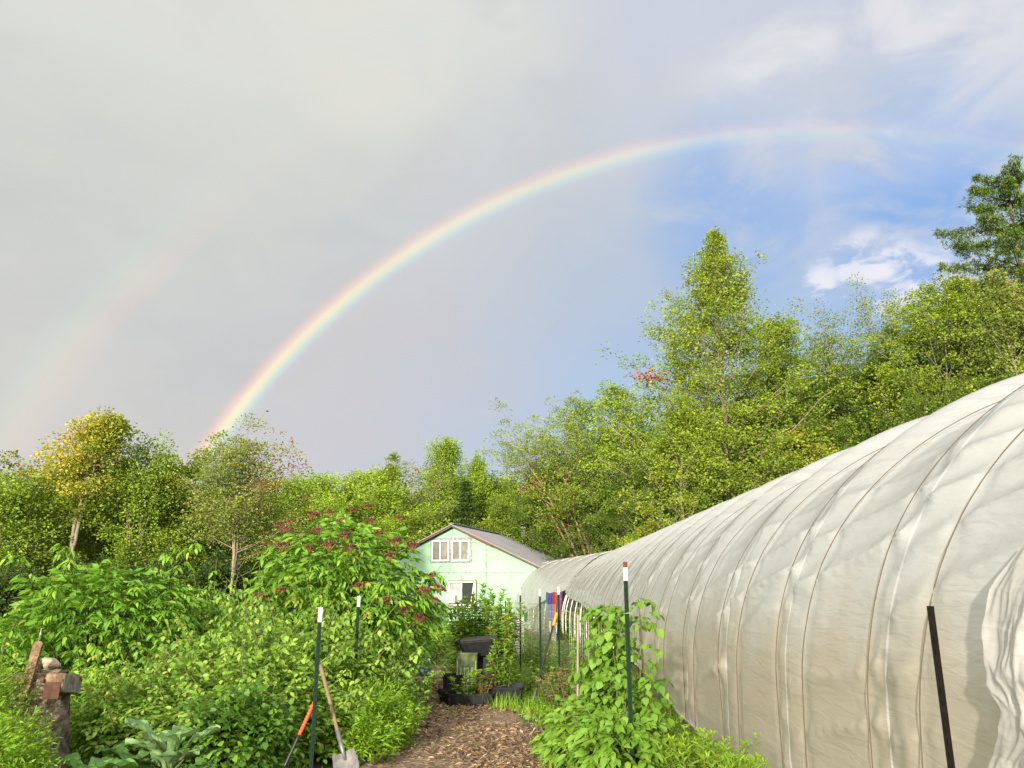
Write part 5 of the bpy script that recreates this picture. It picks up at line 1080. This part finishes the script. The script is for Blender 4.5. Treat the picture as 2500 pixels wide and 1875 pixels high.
MB().box((0, -.262, -.03), (.13, .016, .14), Matrix.Rotation(R(-7), 3, 'X')).build('beam_end', M_end, broot)
sb = rbox((.014, .50, .15), .004, 4, 16, Matrix.Rotation(R(-7), 3, 'X')); sb.v = [v_ + np.array([.081, 0, 0]) for v_ in sb.v]; sb.build('pale_side', mat('chalky_side', (.32, .30, .27), .9, .1, var_col=(.19, .15, .11), vscale=18), broot)
o = rbox((.06, .44, .03), .005, 6, 16, Matrix.Rotation(R(-5), 3, 'X')).build('batten', M_plank); o.location = (P(50, 683, 7.7).x, 7.65, P(50, 681, 7.65).z); o.rotation_euler = (0, 0, R(12)); prop(o, 'thin batten lying beside the squared beam on the stump', 'batten')
for i, (px, py, Y, r_, m_, lab) in enumerate([(50, 664, 7.9, .055, mat('pale_stone', (.36, .30, .22), .8, var_col=(.22, .16, .11), vscale=12), 'pale round piece of wood on top of the stump'), (36, 668, 7.85, .05, M_wood, 'brown chunk of rotten wood on the stump top'), (43, 664, 8.0, .035, M_end, 'small dark reddish chunk between the pale and brown ones'), (54, 672, 7.8, .04, M_wood, 'flat bark piece at the right rim of the stump')]):
    mb, _ = rough_tube([[0, 0, -r_], [0, 0, -r_ * .6], [0, 0, 0], [0, 0, r_ * .6], [0, 0, r_]], [.001, r_ * .9, r_ * 1.2, r_ * .9, .001], 20, .5, 9 + i, 2); o = mb.build('wood_chunk', m_); q = P(px, py, Y); o.location = q; o.rotation_euler = (.4, .3 + i, i); o.scale = (1.3, 1, 1 if i < 3 else .5); prop(o, lab, 'wood chunk')

# --- black tubs
def tub(name, label, c, w, d, h, taper=.82, rz=0, rot=(0, 0), cat='tub', m=None, soil=True, rim=True):
    root = thing(name, label, cat, c, rz); root.rotation_euler = (rot[0], rot[1], rz); m = m or M_blackp; b = MB(); n = 32; th = np.linspace(0, 2 * math.pi, n + 1) + math.pi / n
    sq = lambda a: np.stack([np.sign(np.cos(a)) * np.abs(np.cos(a)) ** .35, np.sign(np.sin(a)) * np.abs(np.sin(a)) ** .35], 1)
    S = sq(th); prof = [(0, .0), (taper, 0.), (taper + .01, .01), (.97, h - .03), (1.03, h - .03), (1.03, h), (.95, h), (.92, h - .04), (taper - .04, .03), (0, .03)]
    V = np.array([[[s[0] * w / 2 * r_, s[1] * d / 2 * r_, z] for s in S] for r_, z in prof]); b.grid(V, smooth=False); b.build('shell', m, root)
    if rim:
        for k in range(6): rb_ = MB(); x_ = -w * .4 + k * w * .16; rb_.box((x_, -d / 2 * (taper + 1) / 2 - .004, h * .45), (.02, .03, h * .75), Matrix.Rotation(R(-6), 3, 'X')); rb_.build('rib', m, root)
    if soil: s_ = MB(); s_.box((0, 0, h - .08), (w * .88, d * .86, .03)); s_.build('soil', mat('potting_soil', (.05, .035, .022), .95, bump=1, bscale=60), root)
    return root
q = G(471, 706); tub('planting_tray', 'long low black tray of plants at the front of the tubs', (q.x, 13.3, 0), .78, .42, .21, .9)
q = G(507, 703); tub('black_tub', 'black plastic tub with sloping grey lid at the right of the tray', (q.x, 13.5, 0), .52, .45, .28, .85, soil=False)
o = MB().box((0, 0, 0), (.46, .36, .015), Matrix.Rotation(R(14), 3, 'X')).build('tub_lid', mat('grey_lid', (.035, .037, .036), .6, .2)); o.location = (q.x + .02, 13.5, .27); prop(o, 'grey lid lying loose inside the right black tub', 'lid')
q = P(452, 690, 14); tub('black_pot', 'tall black pot left of the tray', (q.x, 14.0, 0), .32, .32, .42, .75)
q = P(449, 694, 13.7); tub('black_pot', 'squat black pot with a curved rim at the left end of the tray', (q.x - .02, 13.6, 0), .3, .28, .22, .6, rim=False)
q = P(467, 668, 14.2); tub('storage_bin', 'upright dark clear sided bin standing behind the tray', (q.x, 14.2, 0), .38, .36, P(467, 652, 14.2).z, .9, m=mat('smoky_plastic', (.035, .045, .025), .2, .6, var_col=(.09, .12, .035), vscale=5), soil=False)
q = P(481, 668, 14.5); tub('black_tub', 'tall black barrel under the raised black tub', (q.x, 14.6, 0), .5, .45, P(480, 655, 14.5).z - .005, .95, soil=False)
q = P(479, 654, 14.4); tub('black_tub', 'wide black mixing tub raised on top of the other bins', (q.x, 14.4, P(479, 655, 14.4).z), .68, .5, .26, .72, rot=(R(3), R(-5)), rim=False, soil=False)
o = MB().box((0, 0, 0), (.62, .44, .014), Matrix.Rotation(R(-5), 3, 'Y')).build('tub_lid', bpy.data.materials['grey_lid']); o.location = (q.x, 14.38, P(479, 655, 14.4).z + .275); o.rotation_euler = (R(4), 0, 0); prop(o, 'grey lid across the top of the raised black tub', 'lid')
o = MB().box((0, 0, 0), (.62, .5, .72)).build('compost_bin', M_blackp); q = P(487, 680, 14.9); o.location = (q.x, 15.05, .36); prop(o, 'big black bin behind the stacked tubs', 'bin')
# blue drums
M_blue = mat('blue_plastic', (.010, .030, .34), .35, .5, var_col=(.008, .02, .22), vscale=6)
def drum(label, px, Y, r_, h, neck):
    q = P(px, 670, Y); root = thing('blue_container', label, 'blue container', (q.x, Y, 0)); b = MB()
    b.lathe([(0, 0), (r_ * .95, 0), (r_, .03), (r_, h * .30), (r_ * 1.05, h * .33), (r_, h * .36), (r_, h * (.62 if neck else .9)), (r_ * (.55 if neck else 1.05), h * (.76 if neck else .92)), (r_ * (.55 if neck else 1.05), h), (0, h)], 24); b.build('body', M_blue, root)
    return root
drum('narrow blue jug with a neck left of the path', 412, 18.4, .115, .42, True)
dr = drum('blue bucket with black and white patterned upper band', 423.5, 18.2, .155, .40, False)
bd = MB(); bd.lathe([(.158, .22), (.162, .23), (.162, .37), (.158, .38)], 24); bd.build('band', mat('band_pattern', (.02, .02, .03), .5, var_col=(.45, .50, .48), vscale=14), dr)
stems_plant('potted_plant', 'small leafy plant growing out of the blue bucket', .13, .28, 7, L_elder, 150, (dr.location.x, 18.2, .36), ll=.1, lw=.045, start=.1)
# light blue ball and step boards by the house
q = P(454, 638, 34); bb = MB(); bb.lathe([(0.001, -.12), (.06, -.105), (.105, -.06), (.12, 0), (.105, .06), (.06, .105), (.001, .12)], 20); o = bb.build('ball', mat('sky_blue_rubber', (.03, .30, .72), .4, .4, var_col=(.02, .24, .6))); o.location = (q.x, 34, .13); prop(o, 'light blue ball lying near the house corner', 'ball')
for i, (px, py, w_) in enumerate([(445, 647, 1.2), (446, 653, 1.15)]):
    q = G(px, py); o = MB().box((0, 0, .03), (w_, .14, .10)).build('step_board', M_wood); o.location = (q.x, q.y, 0); prop(o, ['farther timber step board across the path to the house', 'nearer timber step board across the path to the house'][i], 'board')
mm = MB(); X_, Y_ = np.meshgrid(np.linspace(-1.1, 1.1, 24), np.linspace(-1.2, 1.2, 24)); mm.grid(np.stack([X_, Y_, .32 * np.exp(-(X_ ** 2 + Y_ ** 2) / .5) * (1 + .5 * (vnoise(X_ * 4 + 9, Y_ * 4 + 9, 3) - .5)) - .03], -1)); o = mm.build('soil_mound', mat('mound_soil', (.24, .16, .10), .95, .1, bump=1, bscale=20, var_col=(.15, .10, .06))); q = G(446, 641); o.location = (q.x, q.y, 0); prop(o, kind='structure')
# drip hoses
for i, pts in enumerate([[(405, 676), (415, 681), (425, 682), (440, 680), (448, 681)], [(412, 679), (420, 684), (428, 683), (432, 679)]]):
    m = MB(); c = np.array([G(*p_) for p_ in pts]); t = np.linspace(0, 1, 24); k = np.linspace(0, 1, len(c)); c = np.stack([np.interp(t, k, c[:, j]) for j in range(3)], 1); c[:, 2] = .045; m.tube(c, .012, 6); o = m.build('hose', M_fib); prop(o, ['long black drip hose crossing the narrow path', 'short curled piece of black hose beside the long one'][i], 'hose')
# grey board and tie-dye cloth
q = P(519, 620, 25); o = MB().box((0, 0, 0), (.30, .03, 1.1)).build('grey_board', mat('grey_board', (.34, .33, .30), .8, .2)); o.location = (q.x, 25, .6); o.rotation_euler = (R(-6), R(2), R(15)); prop(o, 'plain grey board standing between the leafy stems and the bare hoops', 'board')
def tiedye():
    m = bpy.data.materials.new('tie_dye'); m.use_nodes = True; nt = m.node_tree; nt.nodes.clear(); N = NB(nt); t = N.n('ShaderNodeTexCoord'); o_ = t.outputs['Object']
    s = N.n('ShaderNodeSeparateXYZ'); N.l(o_, s.inputs[0]); f = N.m('ADD', N.m('ADD', N.m('MULTIPLY', s.outputs[0], 1.05), .5), N.m('MULTIPLY', N.m('SUBTRACT', N.noise(o_, 5, 4, .6, 1.5), .5), .28))
    c = N.ramp(f, [(0, (.01, .07, .05)), (.14, (.01, .09, .10)), (.25, (.01, .03, .14)), (.36, (.05, .008, .09)), (.48, (.16, .015, .03)), (.58, (.20, .04, .015)), (.68, (.22, .10, .04)), (.8, (.08, .01, .10)), (.92, (.01, .03, .12)), (1, (.01, .08, .09))])
    b = N.n('ShaderNodeBsdfPrincipled'); N.l(N.mix(N.m('MULTIPLY', N.sm(N.noise(o_, 16, 3), .5, .65), .6), c, (.02, .015, .05, 1)), b.inputs['Base Color']); b.inputs['Roughness'].default_value = .8; oo = N.n('ShaderNodeOutputMaterial'); N.l(b.outputs[0], oo.inputs[0]); return m
q0, q1 = P(546, 592, 34.0), P(563, 620, 34.0); w_, h_ = q1.x - q0.x, q0.z - q1.z; m = MB(); u, v = np.meshgrid(np.linspace(-.5, .5, 50), np.linspace(0, 1, 40))
m.grid(np.stack([u * w_, .05 * np.sin(u * 40 + v * 2) * (.4 + v * .6), h_ * (.5 - v) - .05 * np.sin(u * math.pi * 2) ** 2], -1)); o = m.build('tie_dye_cloth', tiedye()); o.location = ((q0.x + q1.x) / 2, 34.0, (q0.z + q1.z) / 2); prop(o, 'tie dye cloth in rainbow colours hanging between the two tunnels', 'cloth')
# small bird in the sky
br = MB(); br.tube([[-.12, 0, 0], [-.05, 0, .01], [.06, 0, .01], [.13, 0, .015], [.17, 0, .01]], [.006, .035, .04, .028, .004], 8); br.grid(np.array([[[-.04, 0, .02], [.05, 0, .02]], [[-.05, -.16, .07], [.05, -.16, .07]], [[-.10, -.32, .04], [-.06, -.32, .04]]])); br.grid(np.array([[[.05, 0, .02], [-.04, 0, .02]], [[.05, .16, .07], [-.05, .16, .07]], [[-.06, .32, .04], [-.10, .32, .04]]])); o = br.build('bird', M_cane); q = P(267, 411.5, 70); o.location = q; o.rotation_euler = (0, 0, .3); prop(o, 'tiny dark bird flying in front of the grey cloud', 'bird')
